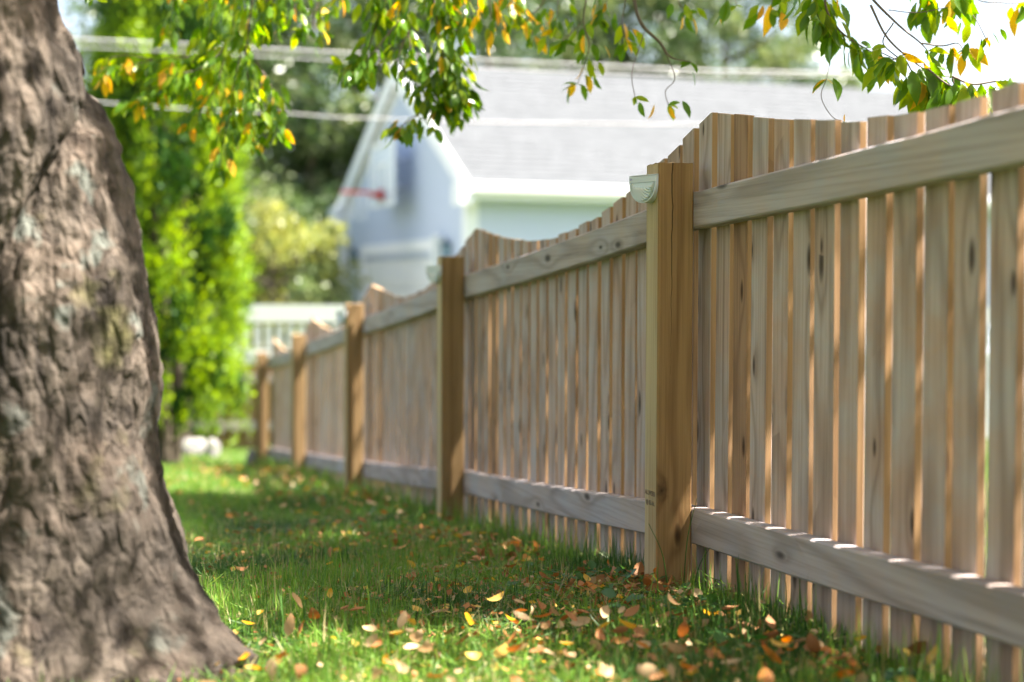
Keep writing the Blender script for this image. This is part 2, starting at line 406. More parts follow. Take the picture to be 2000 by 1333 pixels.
dv = mesh('bounce_driveway', *box((-13, -.02), (.2, 6.1), (-.12, .012)), CON); tag(obj('bounce_driveway', dv, None, gc, GA), 'added pale concrete drive before the garage door, bouncing light onto the gable', kind='structure')  # added, mostly hidden slab that bounces sunlight up onto the gable
# basketball hoop on the gable wall
LPG = plain('bracket_grey', (.4, .42, .5), .5)
hp = empty('basketball_hoop', gc + Matrix.Rotation(GA, 3, 'Z') @ Vector((0, GW / 2 - .25, 0)), GA, 'basketball hoop with pale backboard and red rim on the garage gable', 'basketball hoop')
BBM = M('backboard_acrylic'); BB = BBM.done(BBM.bsdf((.62, .68, .78), .15, spec=.6))
obj('backboard', mesh('backboard', *box((-.36, -.33), (-.62, .62), (2.86, 3.78)), BB), hp)
fr = boxes(((-.375, -.36), (-.64, -.58), (2.84, 3.80)), ((-.375, -.36), (.58, .64), (2.84, 3.80)), ((-.375, -.36), (-.58, .58), (2.84, 2.90)), ((-.375, -.36), (-.58, .58), (3.74, 3.80)),
           ((-.375, -.36), (-.3, -.25), (3.05, 3.5)), ((-.375, -.36), (.25, .3), (3.05, 3.5)), ((-.375, -.36), (-.25, .25), (3.45, 3.5)))
obj('backboard_frame', mesh('backboard_frame', *fr, WH), hp)
obj('bracket', mesh('bracket', *boxes(((-.33, -.02), (-.25, -.21), (3.1, 3.14)), ((-.33, -.02), (.21, .25), (3.1, 3.14)), ((-.33, -.02), (-.25, -.21), (3.5, 3.54)), ((-.33, -.02), (.21, .25), (3.5, 3.54))), LPG), hp)
RED = plain('red_rim_paint', (.50, .02, .025), .4, .5)
ring = [(-.375 - .15 - .23 + .23 * math.cos(a_), .23 * math.sin(a_), 3.05) for a_ in np.linspace(0, 2 * math.pi, 29)]
obj('rim', mesh('rim', *tube(ring, [.014] * 29, 6, False), RED), hp)
obj('rim_mount', mesh('rim_mount', *boxes(((-.54, -.375), (-.10, .10), (2.99, 3.055)), ((-.40, -.376), (-.12, .12), (2.94, 3.1))), RED), hp)
V, F = [], []
for k in range(12):
    for sg in (-1, 1):
        pth = []
        for j in range(5):
            t = j / 4; rr = .225 - .10 * t; an = 2 * math.pi * (k + sg * t * 1.5) / 12
            pth.append((-.755 + rr * math.cos(an), rr * math.sin(an), 3.04 - .4 * t))
        v, f = tube(pth, [.004] * 5, 3, False); o = len(V); V += v; F += [tuple(i + o for i in q) for q in f]
obj('net', mesh('net', V, F, WHV), hp)
# capped white posts by the garage door
cp = boxes(((-.055, .055), (-.055, .055), (0, 1.95)), ((-.075, .075), (-.075, .075), (1.95, 1.98)), ((-.05, .05), (-.05, .05), (1.98, 2.02)))
cm_ = mesh('capped_post', *cp, WHV)
for (lx, ly, lb_) in ((-.12, 1.0, 'white square post with flat cap standing right of the white garage door'), (-.12, 6.2, 'white square post with flat cap at the far left corner of the garage')):
    p = gc + Matrix.Rotation(GA, 3, 'Z') @ Vector((lx, ly, 0)); po = obj('white_post', cm_, None, (p.x, p.y, -.82), GA); po.scale.z = 1.17 if ly < 3 else 1.26; tag(po, lb_, 'post', 'white posts by the garage')

# ------------------------------------------------------------------ white vinyl fence across the back
vf = empty('white_vinyl_fence', (0, 0, 0), 0, 'white vinyl fence with solid top band and spindles behind the wooden fence', 'fence')
vy = 17.0
def vin(name, bx, by, bz): return obj(name, mesh(name, *box(bx, by, bz), WHV), vf)
vx = np.arange(-10.3, 13.1, 2.4); vin_z = lambda x: gz(x, vy)
post_m = mesh('post', *boxes(((-.06, .06), (-.06, .06), (0, 1.52)), ((-.08, .08), (-.08, .08), (1.52, 1.55)), ((-.045, .045), (-.045, .045), (1.55, 1.585))), WHV)
sp_m = mesh('spindle', *box((-.032, .032), (-.016, .016), (1.02, 1.25)), WHV)
bd_m = mesh('board', *box((-.073, .073), (-.012, .012), (.10, .98)), WHV)
for i, x in enumerate(vx):
    if -1.95 > x > -2.6: pass
    obj('post', post_m, vf, (x, vy, -.90))
    if i + 1 < len(vx):
        x0, x1 = x + .06, vx[i + 1] - .06
        for nm, z in (('top_rail', (.42, .60)), ('middle_rail', (.06, .14)), ('bottom_rail', (-.84, -.78))): vin(nm, (x0, x1), (vy - .025, vy + .025), z)
        for k in range(20):
            obj('spindle', sp_m, vf, (x0 + (k + .5) * (x1 - x0) / 20, vy, -.86))
        for k in range(15):
            obj('board', bd_m, vf, (x0 + (k + .5) * (x1 - x0) / 15, vy, -.86))

# ------------------------------------------------------------------ wooden fence
FZ = math.atan2(D.y, D.x)                      # local +x = D (away along the fence), local +y = lawn side
fence = empty('wooden_picket_fence', (P0.x, P0.y, 0), FZ, 'long cedar fence with scalloped picket tops running along the lawn', 'fence')
post_s = [-BAY, 0, 2.47, 4.885, 7.28, 9.69]
post_top = [1.11, 1.020, .852, .656, .4365, .2317]
peak = [1.243, 1.145, .961, .765, .555, .345]
rail_t = [1.045, .957, .785, .588, .385, .19]
rail_b = [.296, .203, .031, -.172, -.355, -.54]
def lerp(T, s): return float(np.interp(s, post_s, T))
# posts: s is the near (camera side) face, so the post spans s..s+.089; y 0 (lawn face) .. -.089
for i, s in enumerate(post_s):
    g0 = float(np.interp(s, GX, GZ)) - .12; top = post_top[i]
    nzs = 9; V = []; ch = .004
    prof = [(ch, 0), (.089 - ch, 0), (.089, -ch), (.089, -.089 + ch), (.089 - ch, -.089), (ch, -.089), (0, -.089 + ch), (0, -ch)]
    for k in range(nzs):
        z = g0 + (top - g0) * k / (nzs - 1)
        for j, (x, y) in enumerate(prof): V.append((s + x, y, z))
    F = [];  mi = []
    for k in range(nzs - 1):
        for j in range(8):
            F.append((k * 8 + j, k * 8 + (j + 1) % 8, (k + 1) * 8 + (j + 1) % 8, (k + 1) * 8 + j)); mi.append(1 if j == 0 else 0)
    # rough top: a small height field of saw marks
    base = (nzs - 1) * 8; nt_ = 10; tb = len(V)
    for a_ in range(nt_):
        for b_ in range(nt_):
            x = ch * .6 + (.089 - 1.2 * ch) * a_ / (nt_ - 1); y = -ch * .6 - (.089 - 1.2 * ch) * b_ / (nt_ - 1)
            edge = a_ in (0, nt_ - 1) or b_ in (0, nt_ - 1)
            V.append((s + x, y, top + .0035 * mnoise.noise(Vector((a_ * .9, b_ * .6, i * 7.))) + .002 - (.0 if edge else -.001)))
    for a_ in range(nt_ - 1):
        for b_ in range(nt_ - 1):
            q = tb + a_ * nt_ + b_; F.append((q, q + 1, q + nt_ + 1, q + nt_)); mi.append(2)
    # skirt joining body to top
    loop_top = [tb + a_ * nt_ for a_ in range(nt_)] + [tb + (nt_ - 1) * nt_ + b_ for b_ in range(1, nt_)] + [tb + a_ * nt_ + nt_ - 1 for a_ in range(nt_ - 2, -1, -1)] + [tb + b_ for b_ in range(nt_ - 2, 0, -1)]
    sk = len(V)
    for q in loop_top: V.append((V[q][0], V[q][1], top - .01))
    for q in range(len(loop_top)):
        q2 = (q + 1) % len(loop_top); F.append((loop_top[q], sk + q, sk + q2, loop_top[q2])); mi.append(0)
    V = [(x - s, y, z) for x, y, z in V]
    me = mesh('post', V, [tuple(q) for q in F], [MAT['post_near'] if i == 1 else MAT['post'], MAT['post_yard_lit'], MAT['endgrain']], mi)
    import bmesh as _b
    bm = _b.new(); bm.from_mesh(me); _b.ops.recalc_face_normals(bm, faces=bm.faces); bm.to_mesh(me); bm.free()
    po = obj('post', me, fence, (s, 0, 0)); po.rotation_euler = (R(random.uniform(-.25, .25)) if i != 1 else 0, R(random.uniform(-.2, .2)) if i != 1 else 0, 0)
# rails behind the posts (lawn face at y=-.089)
def rail(s0, s1, zt0, zt1, nm='rail'):
    n = 24; V = []; F = []
    ch = .004; H = .087; T = .038
    prof = [(-.089 - ch, 0), (-.089, -ch), (-.089, -H + ch), (-.089 - ch, -H), (-.089 - T + ch, -H), (-.089 - T, -H + ch), (-.089 - T, -ch), (-.089 - T + ch, 0)]
    sd = random.random() * 99
    for k in range(n + 1):
        u = k / n; s = s0 + (s1 - s0) * u; z = zt0 + (zt1 - zt0) * u - .006 * math.sin(math.pi * u)
        for j, (y, dz) in enumerate(prof):
            wob = .0022 * mnoise.noise(Vector((s * 5 + sd, j * 2.1, 0)))
            if j in (0, 3) : wob += .0045 * max(0, mnoise.noise(Vector((s * 9 + sd, j * 5, 3))) - .15) * (-1 if j == 0 else 1) * 2
            V.append((s - s0, y, z - zt0 + dz + wob))
    for k in range(n):
        for j in range(8): F.append((k * 8 + j, (k + 1) * 8 + j, (k + 1) * 8 + (j + 1) % 8, k * 8 + (j + 1) % 8))
    F.append(tuple(range(8))); F.append(tuple(range(n * 8 + 7, n * 8 - 1, -1)))
    me = mesh(nm, V, F, MAT['rail'])
    bm = _b.new(); bm.from_mesh(me); _b.ops.recalc_face_normals(bm, faces=bm.faces); bm.to_mesh(me); bm.free()
    return obj(nm, me, fence, (s0, 0, zt0))
for i in range(5):
    a, b = post_s[i] + .045, post_s[i + 1] + .044
    rail(a, b, lerp(rail_t, a), lerp(rail_t, b), 'top_rail'); rail(a, b, lerp(rail_b, a), lerp(rail_b, b), 'bottom_rail')
# pickets
PW, PT, PITCH = .0825, .018, .1109
YB = -.089 - .038 - .0015
NAILM = plain('galvanised_nail', (.16, .15, .15), .5, .5, metal=.8)
def top_at(s):
    i = max(0, min(4, int(np.searchsorted(post_s, s) - 1))); u = (s - post_s[i]) / (post_s[i + 1] - post_s[i]); u = min(1, max(0, u))
    return peak[i] + (peak[i + 1] - peak[i]) * u - .152 * math.sin(math.pi * u) ** 1.0
def picket(s, width=PW, brown=False):
    zb = float(np.interp(s, GX, GZ)) - .03
    s1 = s + width; ta, tb = top_at(s + .002), top_at(s1)
    jit = random.gauss(0, .0022); ta += jit; tb += jit
    c = .0022; yj = random.uniform(-.002, 0)
    prof = [(c, 0), (width - c, 0), (width, -c), (width, -PT + c), (width - c, -PT), (c, -PT), (0, -PT + c), (0, -c)]
    V = []; F = []; mi = []
    n = 5
    bow = random.gauss(0, .0016); lean = random.gauss(0, .0022)
    for k in range(n + 1):
        for (x, y) in prof:
            tz = ta + (tb - ta) * x / width; z = zb + (tz - zb) * k / n
            bx = bow * math.sin(math.pi * k / n) + lean * (k / n - .4)
            V.append((x + bx, y, z - zb))
    for k in range(n):
        for j in range(8):
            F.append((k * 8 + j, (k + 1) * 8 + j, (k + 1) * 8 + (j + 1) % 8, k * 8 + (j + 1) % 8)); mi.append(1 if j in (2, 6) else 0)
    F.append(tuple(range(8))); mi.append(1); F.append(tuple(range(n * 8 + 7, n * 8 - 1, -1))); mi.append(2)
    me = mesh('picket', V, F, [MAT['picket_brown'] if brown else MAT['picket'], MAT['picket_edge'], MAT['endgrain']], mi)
    bm = _b.new(); bm.from_mesh(me); _b.ops.recalc_face_normals(bm, faces=bm.faces); bm.to_mesh(me); bm.free()
    return obj('picket', me, fence, (s, YB + yj, zb))
MAT['picket_brown'] = woodmat('cedar_brown', (.33, .195, .125), (.14, .065, .035), (.36, .215, .13), 2, .5)
for i in range(5):
    a = post_s[i] - .022; b = post_s[i + 1] - .022
    n = 22; pit = (b - a) / n
    for k in range(n):
        w_ = PW + random.gauss(0, .003)
        br = (i == 0 and k == 20) or (i in (1, 2, 3) and k == 19 + (i == 3)) or random.random() < .01
        picket(a + k * pit + (pit - w_) / 2 + random.gauss(0, .0015), w_, br)
picket(post_s[5] - .01)

# lamps on the post's lawn faces
LPL = plain('lamp_plastic', (.55, .57, .60), .35, .5, .02)
gl = M('lamp_lens'); gtc = gl.n('ShaderNodeTexCoord').outputs['Object']
LENS = gl.done(gl.bsdf((.80, .86, .84), .08, spec=.8, trans=.35, ior=1.4))
LIN = plain('lamp_inside', (.50, .53, .52), .3, .5)
def lamp(i, label):
    top = post_top[i] - (.028 if i == 1 else .035)
    o = empty('post_lamp', FP(post_s[i], 0, top), FZ, label, 'lamp', 'lamps on the fence posts')
    # local: +x along fence away, +y to the lawn. plate runs from the near corner on the post to 34 mm out at the far end
    far = Vector((.092, .036, 0)); ux = far.normalized(); un = Vector((-ux.y, ux.x, 0)) * 1.0   # un: outward (to lawn / camera)
    if un.y < 0: un = -un
    W = far.length; H = .064
    def pt(u, z, d): p = ux * u + un * d; return (p.x, p.y + .0005, z)
    def outline(m_):
        pts = []
        for k in range(19):
            t = math.pi * k / 18
            pts.append((W / 2 + (W / 2 - m_) * math.cos(t), -.012 - m_ * .3 - (H - .012 - m_) * math.sin(t) ** .9))
        return [(W - m_, 0 - (m_ * 1.0 if m_ else 0))] + pts + [(m_, 0 - (m_ * 1.0 if m_ else 0))]
    O1 = outline(0); O2 = [(u, min(z, -.0145)) for (u, z) in outline(.0055)]
    n = len(O1); V = []; F = []
    for d in (.007, ): V += [pt(u, z, d) for u, z in O1]; V += [pt(u, z, d) for u, z in O2]
    V += [pt(u, z, 0) for u, z in O1]; V += [pt(u, z, 0) for u, z in O2]
    for k in range(n):
        q = (k + 1) % n
        F += [(k, q, n + q, n + k), (k, 2 * n + k, 2 * n + q, q), (n + k, n + q, 3 * n + q, 3 * n + k)]
    obj('bezel', mesh('bezel', V, F, LPL), o)
    # body wedge between plate and post
    V = [pt(u, z, 0) for u, z in O1] + [(ux.x * u, .0005, z) for u, z in O1]
    F = [(k, n + k, n + (k + 1) % n, (k + 1) % n) for k in range(n)] + [tuple(range(n, 2 * n))]
    obj('housing', mesh('housing', V, F, LIN), o)
    V = [pt(u, z, -.006) for u, z in O2] ; obj('reflector', mesh('reflector', V, [tuple(range(n))], LIN), o)
    # moulded lens: grid of facets, bulging
    nu, nz = 17, 13; V = []; F = []; idx = {}
    for a_ in range(nu):
        for b_ in range(nz):
            u = (a_ / (nu - 1)) * 2 - 1; zz = b_ / (nz - 1)
            ue = W / 2 + u * (W / 2 - .0056); half = math.sqrt(max(0, 1 - u * u)) ** .9
            z = -.0146 - zz * (H - .0195) * half
            d = .005 + .004 * (1 - u * u) * zz + (.0042 if (a_ + b_) % 2 and zz > .30 else 0)
            V.append(pt(ue, z, d))
    F = [(a_ * nz + b_, (a_ + 1) * nz + b_, (a_ + 1) * nz + b_ + 1, a_ * nz + b_ + 1) for a_ in range(nu - 1) for b_ in range(nz - 1)]
    obj('lens', mesh('lens', V, F, LENS), o)
    cap = [pt(0, .001, .007), pt(W, .001, .007), (ux.x * W, .0005, .001), (0, .0005, .001)]
    cap = cap + [(x, y, z + .002) for x, y, z in cap]
    obj('solar_panel', mesh('solar_panel', cap, [(0, 3, 2, 1), (4, 5, 6, 7), (0, 1, 5, 4), (1, 2, 6, 5), (2, 3, 7, 6), (3, 0, 4, 7)], LPL), o)
    if i == 1: text('IEY', .0062, pt(W - .003, -.0085, .0074), FZ + math.atan2(ux.y, ux.x) + math.pi, plain('purple_print', (.12, .10, .35), .6, .2, 0), 'printed_mark', o)
    return o
def text(body, size, loc, rotz, mat, name, parent=None, ex=.0001, bold=0., align='LEFT'):
    cu = bpy.data.curves.new(name, 'FONT'); cu.body = body; cu.size = size; cu.extrude = ex; cu.offset = bold; cu.space_line = 1.0; cu.align_x = align
    t = bpy.data.objects.new(name + '_tmp', cu); COL.objects.link(t)
    me = bpy.data.meshes.new_from_object(t.evaluated_get(bpy.context.evaluated_depsgraph_get()))
    bpy.data.objects.remove(t); me.materials.clear(); me.materials.append(mat)
    o = bpy.data.objects.new(name, me); COL.objects.link(o)
    o.parent = parent
    o.matrix_local = Matrix.Translation(loc) @ Matrix.Rotation(rotz - (FZ if parent is not None else 0), 4, 'Z') @ Matrix.Rotation(R(90), 4, 'X')
    return o
lamp(1, 'clear half moon lamp with faceted lens on the nearest, sharpest fence post')
lamp(2, 'half moon lamp on the second fence post, in front of the garage door')
lamp(3, 'small blurred half moon lamp on the third fence post, before the white vinyl fence')
STM = plain('ink_stamp', (.14, .10, .08), .8, .1, .1)
text('ALLWSEB', .0165, (.083, .0004, .228), FZ + math.pi, STM, 'grade_stamp', fence, bold=.0002)
text('@ 05.16L', .0155, (.076, .0004, .205), FZ + math.pi, STM, 'grade_stamp', fence, bold=.0002)

# return fence behind the arborvitae
rf_ = empty('brown_board_fence', (0, 0, 0), 0, 'short brown board fence behind the foot of the tall bright green conifer', 'fence')
pa = FP(9.9, .02); bdm = mesh('board', *box((-.066, .066), (-.009, .009), (0, .85)), MAT['post'])
for k in range(34):
    x = pa.x - .12 - k * .14; y = pa.y + 2.5 + k * .01
    obj('board', bdm, rf_, (x, y, gz(x, y) - .02 - random.uniform(0, .01)))
for k in range(3):
    x = pa.x - .02 - k * 2.35; obj('post', mesh('post', *box((-.045, .045), (-.045, .045), (0, 1.0)), MAT['post']), rf_, (x, pa.y + 2.44 + .02 * k, gz(x, pa.y + 2.5) - .05))
for z in (.2, .66): obj('rail', mesh('rail', *box((-4.8, 0), (-.019, .019), (z, z + .085)), MAT['rail']), rf_, (pa.x - .0, pa.y + 2.472, gz(pa.x, pa.y + 2.5) - .02))

# ------------------------------------------------------------------ foliage templates
QT = [(-.5, 0, 0), (.5, 0, 0), (.5, 1, 0), (-.5, 1, 0)]; QF = [(0, 1, 2, 3)]
LT = [(0, 0, 0), (-.15, .18, .035), (-.22, .45, .03), (-.15, .75, -.02), (0, 1, -.16), (.15, .75, -.02), (.22, .45, .03), (.15, .18, .035), (0, .22, 0), (0, .5, -.02), (0, .78, -.07)]
LF = [(0, 8, 1), (1, 8, 2), (2, 8, 9), (2, 9, 3), (3, 9, 10), (3, 10, 4), (0, 7, 8), (7, 6, 8), (6, 9, 8), (6, 5, 9), (5, 10, 9), (5, 4, 10)]
DT = [(0, 0, 0), (-.36, .45, .04), (0, 1, -.05), (.36, .45, .04)]; DF = [(0, 1, 2), (0, 2, 3)]
def rvec(n): v = rng.normal(size=(n, 3)); return v / np.linalg.norm(v, axis=1, keepdims=True)

# ------------------------------------------------------------------ far trees
FG = [leafmat('far_leaf_dark', [(.025, .06, .018), (.04, .08, .026), (.07, .11, .045)], .3, .25, scale=2.),
      leafmat('far_leaf_mid', [(.05, .095, .03), (.08, .12, .045), (.13, .16, .07)], .3, .3, scale=2.),
      leafmat('far_leaf_yellow', [(.16, .19, .04), (.20, .21, .06), (.13, .17, .04)], .5, .35, scale=2.)]
BARKF = plain('far_bark', (.10, .08, .06), .9, .1, .3, 8)
def far_tree(x, y, H, rad, base, n, label, mset=(0, 1), size=.13, crown0=.12, name='leafy_tree', group='trees behind the garage', squash=1., clump=.5, nclump=90):
    zg = gz(x, y); t = empty(name, (x, y, zg), 0, label, 'tree', group)
    pth = [(0, 0, -.1), (.05, .05, H * .25), (-.08, .0, H * .55), (0, 0, H * .9)]
    obj('trunk', mesh('trunk', *tube(curve_pts(pth, 4), list(np.linspace(.035 * H * .5, .03, 13)), 8), BARKF, smooth=True), t)
    for k in range(7):
        a_ = k * 2.4; z0 = H * (.25 + .08 * k); e = (rad * .75 * math.cos(a_), rad * .75 * math.sin(a_), z0 + H * .14)
        obj('limb', mesh('limb', *tube([(0, 0, z0), (e[0] * .5, e[1] * .5, z0 + H * .05), e], [.05, .035, .015], 5), BARKF), t)
    u = rvec(nclump); r_ = rng.uniform(.35, 1, nclump) ** .5
    zc = crown0 + (1 - crown0) * .5; hh = (1 - crown0) * .5
    C_ = np.stack([u[:, 0] * r_ * rad, u[:, 1] * r_ * rad, H * (zc + u[:, 2] * r_ * hh)], -1)
    cs = rng.uniform(.5, 1.3, nclump) * clump
    ci = rng.integers(0, nclump, n)
    P = C_[ci] + rvec(n) * (rng.uniform(0, 1, n) ** .5 * cs[ci])[:, None] * np.array([1, 1, .75])
    P[:, 2] = np.maximum(P[:, 2], .1)
    nr = rvec(n) + np.array([0, 0, .6]); ya = rvec(n); 
    mi = rng.integers(0, len(mset), nclump)[ci]
    obj('crown', scatter('crown', DT, DF, P, ya, nr, rng.uniform(.6, 1.4, n) * size, [FG[q] for q in mset], mi), t)
    return t
ft = [(612, 33, 9.6, 1.65, 14000, (0, 0, 1), 'dark green tree left of the garage roof, its crown above the white rake'),
      (700, 36, 11.5, 3.0, 15000, (0, 1), 'dark green tree rising directly behind the garage gable peak'),
      (960, 34, 10.5, 2.7, 13000, (1, 0), 'mid green tree behind the left half of the garage ridge'),
      (1180, 37, 11.5, 3.0, 13000, (0, 1), 'dark green tree behind the middle of the garage ridge'),
      (1420, 34, 9.8, 2.5, 14000, (1, 1, 0), 'mid green tree at the sky end, behind the right half of the garage ridge'),
      (330, 36, 9.5, 2.0, 9000, (0, 1), 'tree mostly hidden behind the tall bright green conifer'),
      (1290, 48, 13.0, 4.0, 11000, (0, 0), 'tall darker tree farther back between the two right hand crowns'),
      (830, 50, 14.0, 4.0, 11000, (0, 1), 'tall tree farther back showing above the garage gable')]
for (px, Y, H, rad, n, ms, lab) in ft:
    p = at(px, 577, Y); far_tree(p.x, p.y, H, rad * 1.12, 0, int(n * 1.5), lab, ms, clump=.75, nclump=130)
for (px, Y, H, rad, n, ms, lab) in [(540, 24, 2.9, 1.1, 9000, (2, 2, 1), 'yellowish green bush behind the white vinyl fence'), (545, 27, 3.4, 0.8, 7000, (0, 1), 'dark green shrub beside the left wall of the garage'), (455, 26, 3.3, 1.0, 6000, (2, 1), 'pale green bush at the edge of the tall conifer')]:
    p = at(px, 577, Y); far_tree(p.x, p.y, H, rad, 0, n, lab, ms, .09, .02, 'background_shrub', 'shrubs behind the white vinyl fence', clump=.4, nclump=50)
# distant mass of woodland closing the horizon
n = 26000; px = rng.uniform(-60, 62, n); 
P = np.stack([px, 66 + rng.uniform(-4, 4, n) + .02 * px ** 2 * 0, 0 * px], -1)
hgt = 4.2 + 1.6 * np.sin(px * .31) + 1.1 * np.sin(px * .83 + 1)
P[:, 2] = -.8 + rng.uniform(0, 1, n) * hgt
wd = obj('distant_woodland', scatter('distant_woodland', DT, DF, P, rvec(n), rvec(n) + np.array([0, -.8, .5]), rng.uniform(.5, 1.2, n), [FG[0], FG[1]], rng.integers(0, 2, n)))
tag(wd, 'blurred band of far woodland on the horizon', kind='stuff')

# ------------------------------------------------------------------ arborvitae
AG = [leafmat('arborvitae_lit', [(.11, .22, .010), (.15, .27, .012), (.20, .30, .03)], .5, .35, scale=6.),
      leafmat('arborvitae_shaded', [(.015, .055, .008), (.022, .07, .01), (.03, .085, .014)], .55, .15, scale=6.)]  # darker copy of the green: shade between the sprays painted in
def arbor(x, y, H, rad, n, label):
    zg = gz(x, y); t = empty('arborvitae', (x, y, zg), 0, label, 'conifer')
    for (dx, dy) in ((0, 0), (.10, .06), (-.08, .05)):
        obj('trunk', mesh('trunk', *tube([(dx * .6, dy, -.1), (dx, dy, .6), (dx * 2, dy * 1.5, H * .85)], [.06, .05, .01], 8), BARKF), t)
    nc_ = 420
    zc = rng.uniform(.06, 1, nc_) ** .9 * H
    prof = lambda z: rad * np.interp(z / H, [0, .05, .12, .3, .6, .85, 1], [.45, .62, .92, 1.0, .95, .62, .05])
    th = rng.uniform(0, 2 * np.pi, nc_); rr = prof(zc) * (rng.uniform(.3, 1, nc_) ** .35) * (1 + .08 * np.sin(th * 3 + zc * 2))
    Cc = np.stack([rr * np.cos(th), rr * np.sin(th), zc], -1)
    ci = rng.integers(0, nc_, n); csz = rng.uniform(.06, .15, nc_)
    off = rng.normal(size=(n, 3)) * csz[ci][:, None] * np.array([.55, .55, 1.25])
    P = Cc[ci] + off; P[:, 2] = np.maximum(P[:, 2], .12)
    outw = np.stack([np.cos(th[ci]), np.sin(th[ci]), np.zeros(n)], -1)
    ya = outw * .7 + np.array([0, 0, 1.1]) + rng.normal(size=(n, 3)) * .45
    nr = outw + rng.normal(size=(n, 3)) * .8
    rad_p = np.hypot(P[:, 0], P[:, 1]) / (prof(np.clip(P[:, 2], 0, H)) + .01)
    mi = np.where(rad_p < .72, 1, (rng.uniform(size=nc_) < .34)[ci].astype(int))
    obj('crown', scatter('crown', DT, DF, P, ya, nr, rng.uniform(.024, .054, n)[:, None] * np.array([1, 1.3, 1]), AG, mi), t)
p = at(322, 577, 13.6)
arbor(p.x, p.y, 5.2, .62, 105000, 'tall bright yellow green columnar conifer behind the tree trunk')
p = at(345, 577, 15.4)
arbor(p.x, p.y, 5.6, .58, 26000, 'second columnar conifer, mostly hidden, left behind the bright one')
# pale stones at its foot
STN = plain('pale_stone', (.17, .16, .155), .7, .3, .12, 12)
def rock(px, py, Y, sx, sy, sz, lab, rz):
    p = at(px, py, Y); z = gz(p.x, p.y)
    V, F = [], []
    bm = _b.new(); _b.ops.create_icosphere(bm, subdivisions=3, radius=1)
    for v in bm.verts:
        q = v.co.copy(); v.co *= 1 + .28 * mnoise.noise(q * 1.3 + Vector((px, 0, 0))); v.co = Vector((v.co.x * sx, v.co.y * sy, max(v.co.z, -.6) * sz))
    me = bpy.data.meshes.new('stone'); bm.to_mesh(me); bm.free(); me.materials.append(STN)
    me.polygons.foreach_set('use_smooth', [True] * len(me.polygons))
    tag(obj('stone', me, None, (p.x, p.y, z + sz * .35), rz), lab, 'stone', 'pale stones under the conifer')
rock(378, 850, 14.9, .17, .09, .13, 'larger sunlit white stone at the foot of the bright conifer', .3)
rock(416, 862, 14.6, .07, .06, .13, 'narrow upright white stone at the foot of the bright conifer', 1.)
rock(492, 840, 13.3, .05, .05, .12, 'pinkish stone beside the last fence post', 2.)

# ------------------------------------------------------------------ cables
CBM = plain('cable_sheath', (.42, .40, .42), .45, .4, .05)
def cable(pts, Y, rad, lab):
    P_ = [at(px, py, Y) for px, py in pts]
    tag(obj('overhead_cable', mesh('overhead_cable', *tube(curve_pts(P_, 8), [rad] * (8 * (len(P_) - 1) + 1), 8), CBM, smooth=True)), lab, 'cable', 'overhead cables crossing the yard')
cable([(-1500, 10), (145, 77), (560, 98), (1100, 125), (1640, 143), (3200, 150)], 12.5, .008, 'upper overhead cable crossing above the garage ridge')
cable([(-1500, 30), (145, 92), (560, 113), (1100, 139), (1640, 150), (3200, 158)], 12.9, .005, 'thin cable just under the upper overhead cable')
cable([(-1500, 60), (185, 200), (560, 222), (730, 232), (1300, 243), (3200, 250)], 12.2, .0055, 'lower overhead cable passing before the garage roof')

# ------------------------------------------------------------------ the near tree
bk = M('tree_bark'); tc = bk.n('ShaderNodeTexCoord').outputs['Object']
tz = bk.vm('MULTIPLY', tc, (1, 1, .35))
wv = bk.noise(tc, 6., 3); wrp = bk.vm('ADD', bk.vm('MULTIPLY', tc, (31., 31., 8.)), bk.n('ShaderNodeCombineXYZ').outputs[0])
wcx = bk.n('ShaderNodeCombineXYZ'); bk.l(bk.math('MULTIPLY', wv, 2.2), wcx.inputs[0]); bk.l(bk.math('MULTIPLY', bk.noise(tc, 9., 3), 2.2), wcx.inputs[2])
vo = bk.n('ShaderNodeTexVoronoi', feature='DISTANCE_TO_EDGE'); bk.l(bk.vm('ADD', wrp, wcx.outputs[0]), vo.inputs['Vector']); vo.inputs['Scale'].default_value = 1.
crk = bk.mr(vo.outputs['Distance'], .02, .20)
b1 = bk.noise(tz, 16., 6, .65, .6); b2 = bk.noise(tc, 5.5, 4, .6); b3 = bk.noise(tc, 11., 3, .5); b4 = bk.noise(bk.vm('MULTIPLY', tc, (1, 1, .6)), 70., 4, .6)
c = bk.mix(bk.mr(b1, .36, .64), (.010, .008, .007), (.105, .085, .068))
c = bk.mix(bk.math('MULTIPLY', bk.mr(b2, .48, .70), .6), c, (.125, .090, .068))
c = bk.mix(bk.math('MULTIPLY', bk.mr(b3, .60, .68), .8), c, (.09, .10, .088))
c = bk.mix(bk.math('MULTIPLY', bk.mr(bk.noise(tc, 7., 3), .6, .75), .6), c, (.10, .095, .03))
c = bk.mix(bk.math('MULTIPLY', bk.math('MULTIPLY', bk.math('SUBTRACT', 1., crk), bk.mr(bk.noise(tc, 4., 3), .42, .62)), .38), c, (.014, .011, .009))
c = bk.mix(bk.math('MULTIPLY', bk.mr(bk.noise(bk.vm('MULTIPLY', tc, (1, 1, .6)), 3.2, 3), .46, .60), .62), c, (.022, .018, .015))
hh_ = bk.math('ADD', bk.math('MULTIPLY', crk, .32), bk.math('ADD', b1, bk.math('MULTIPLY', b4, .5)))
BARK = bk.done(bk.bsdf(c, .9, bk.bump(hh_, .7, .025), .15))
TY = 3.22; KT = .915            # KT: the whole trunk is nearer and smaller by this factor
zk = [-.25, .0, .05, .123, .217, .31, .451, .545, .639, .76, .873, 1.0, 1.08, 1.154, 1.25, 1.5, 1.9]
e1 = [-.48, -.53, -.560, -.590, -.612, -.632, -.658, -.664, -.668, -.683, -.727, -.762, -.79, -.84, -.90, -.98, -1.05]      # right edge, buttress
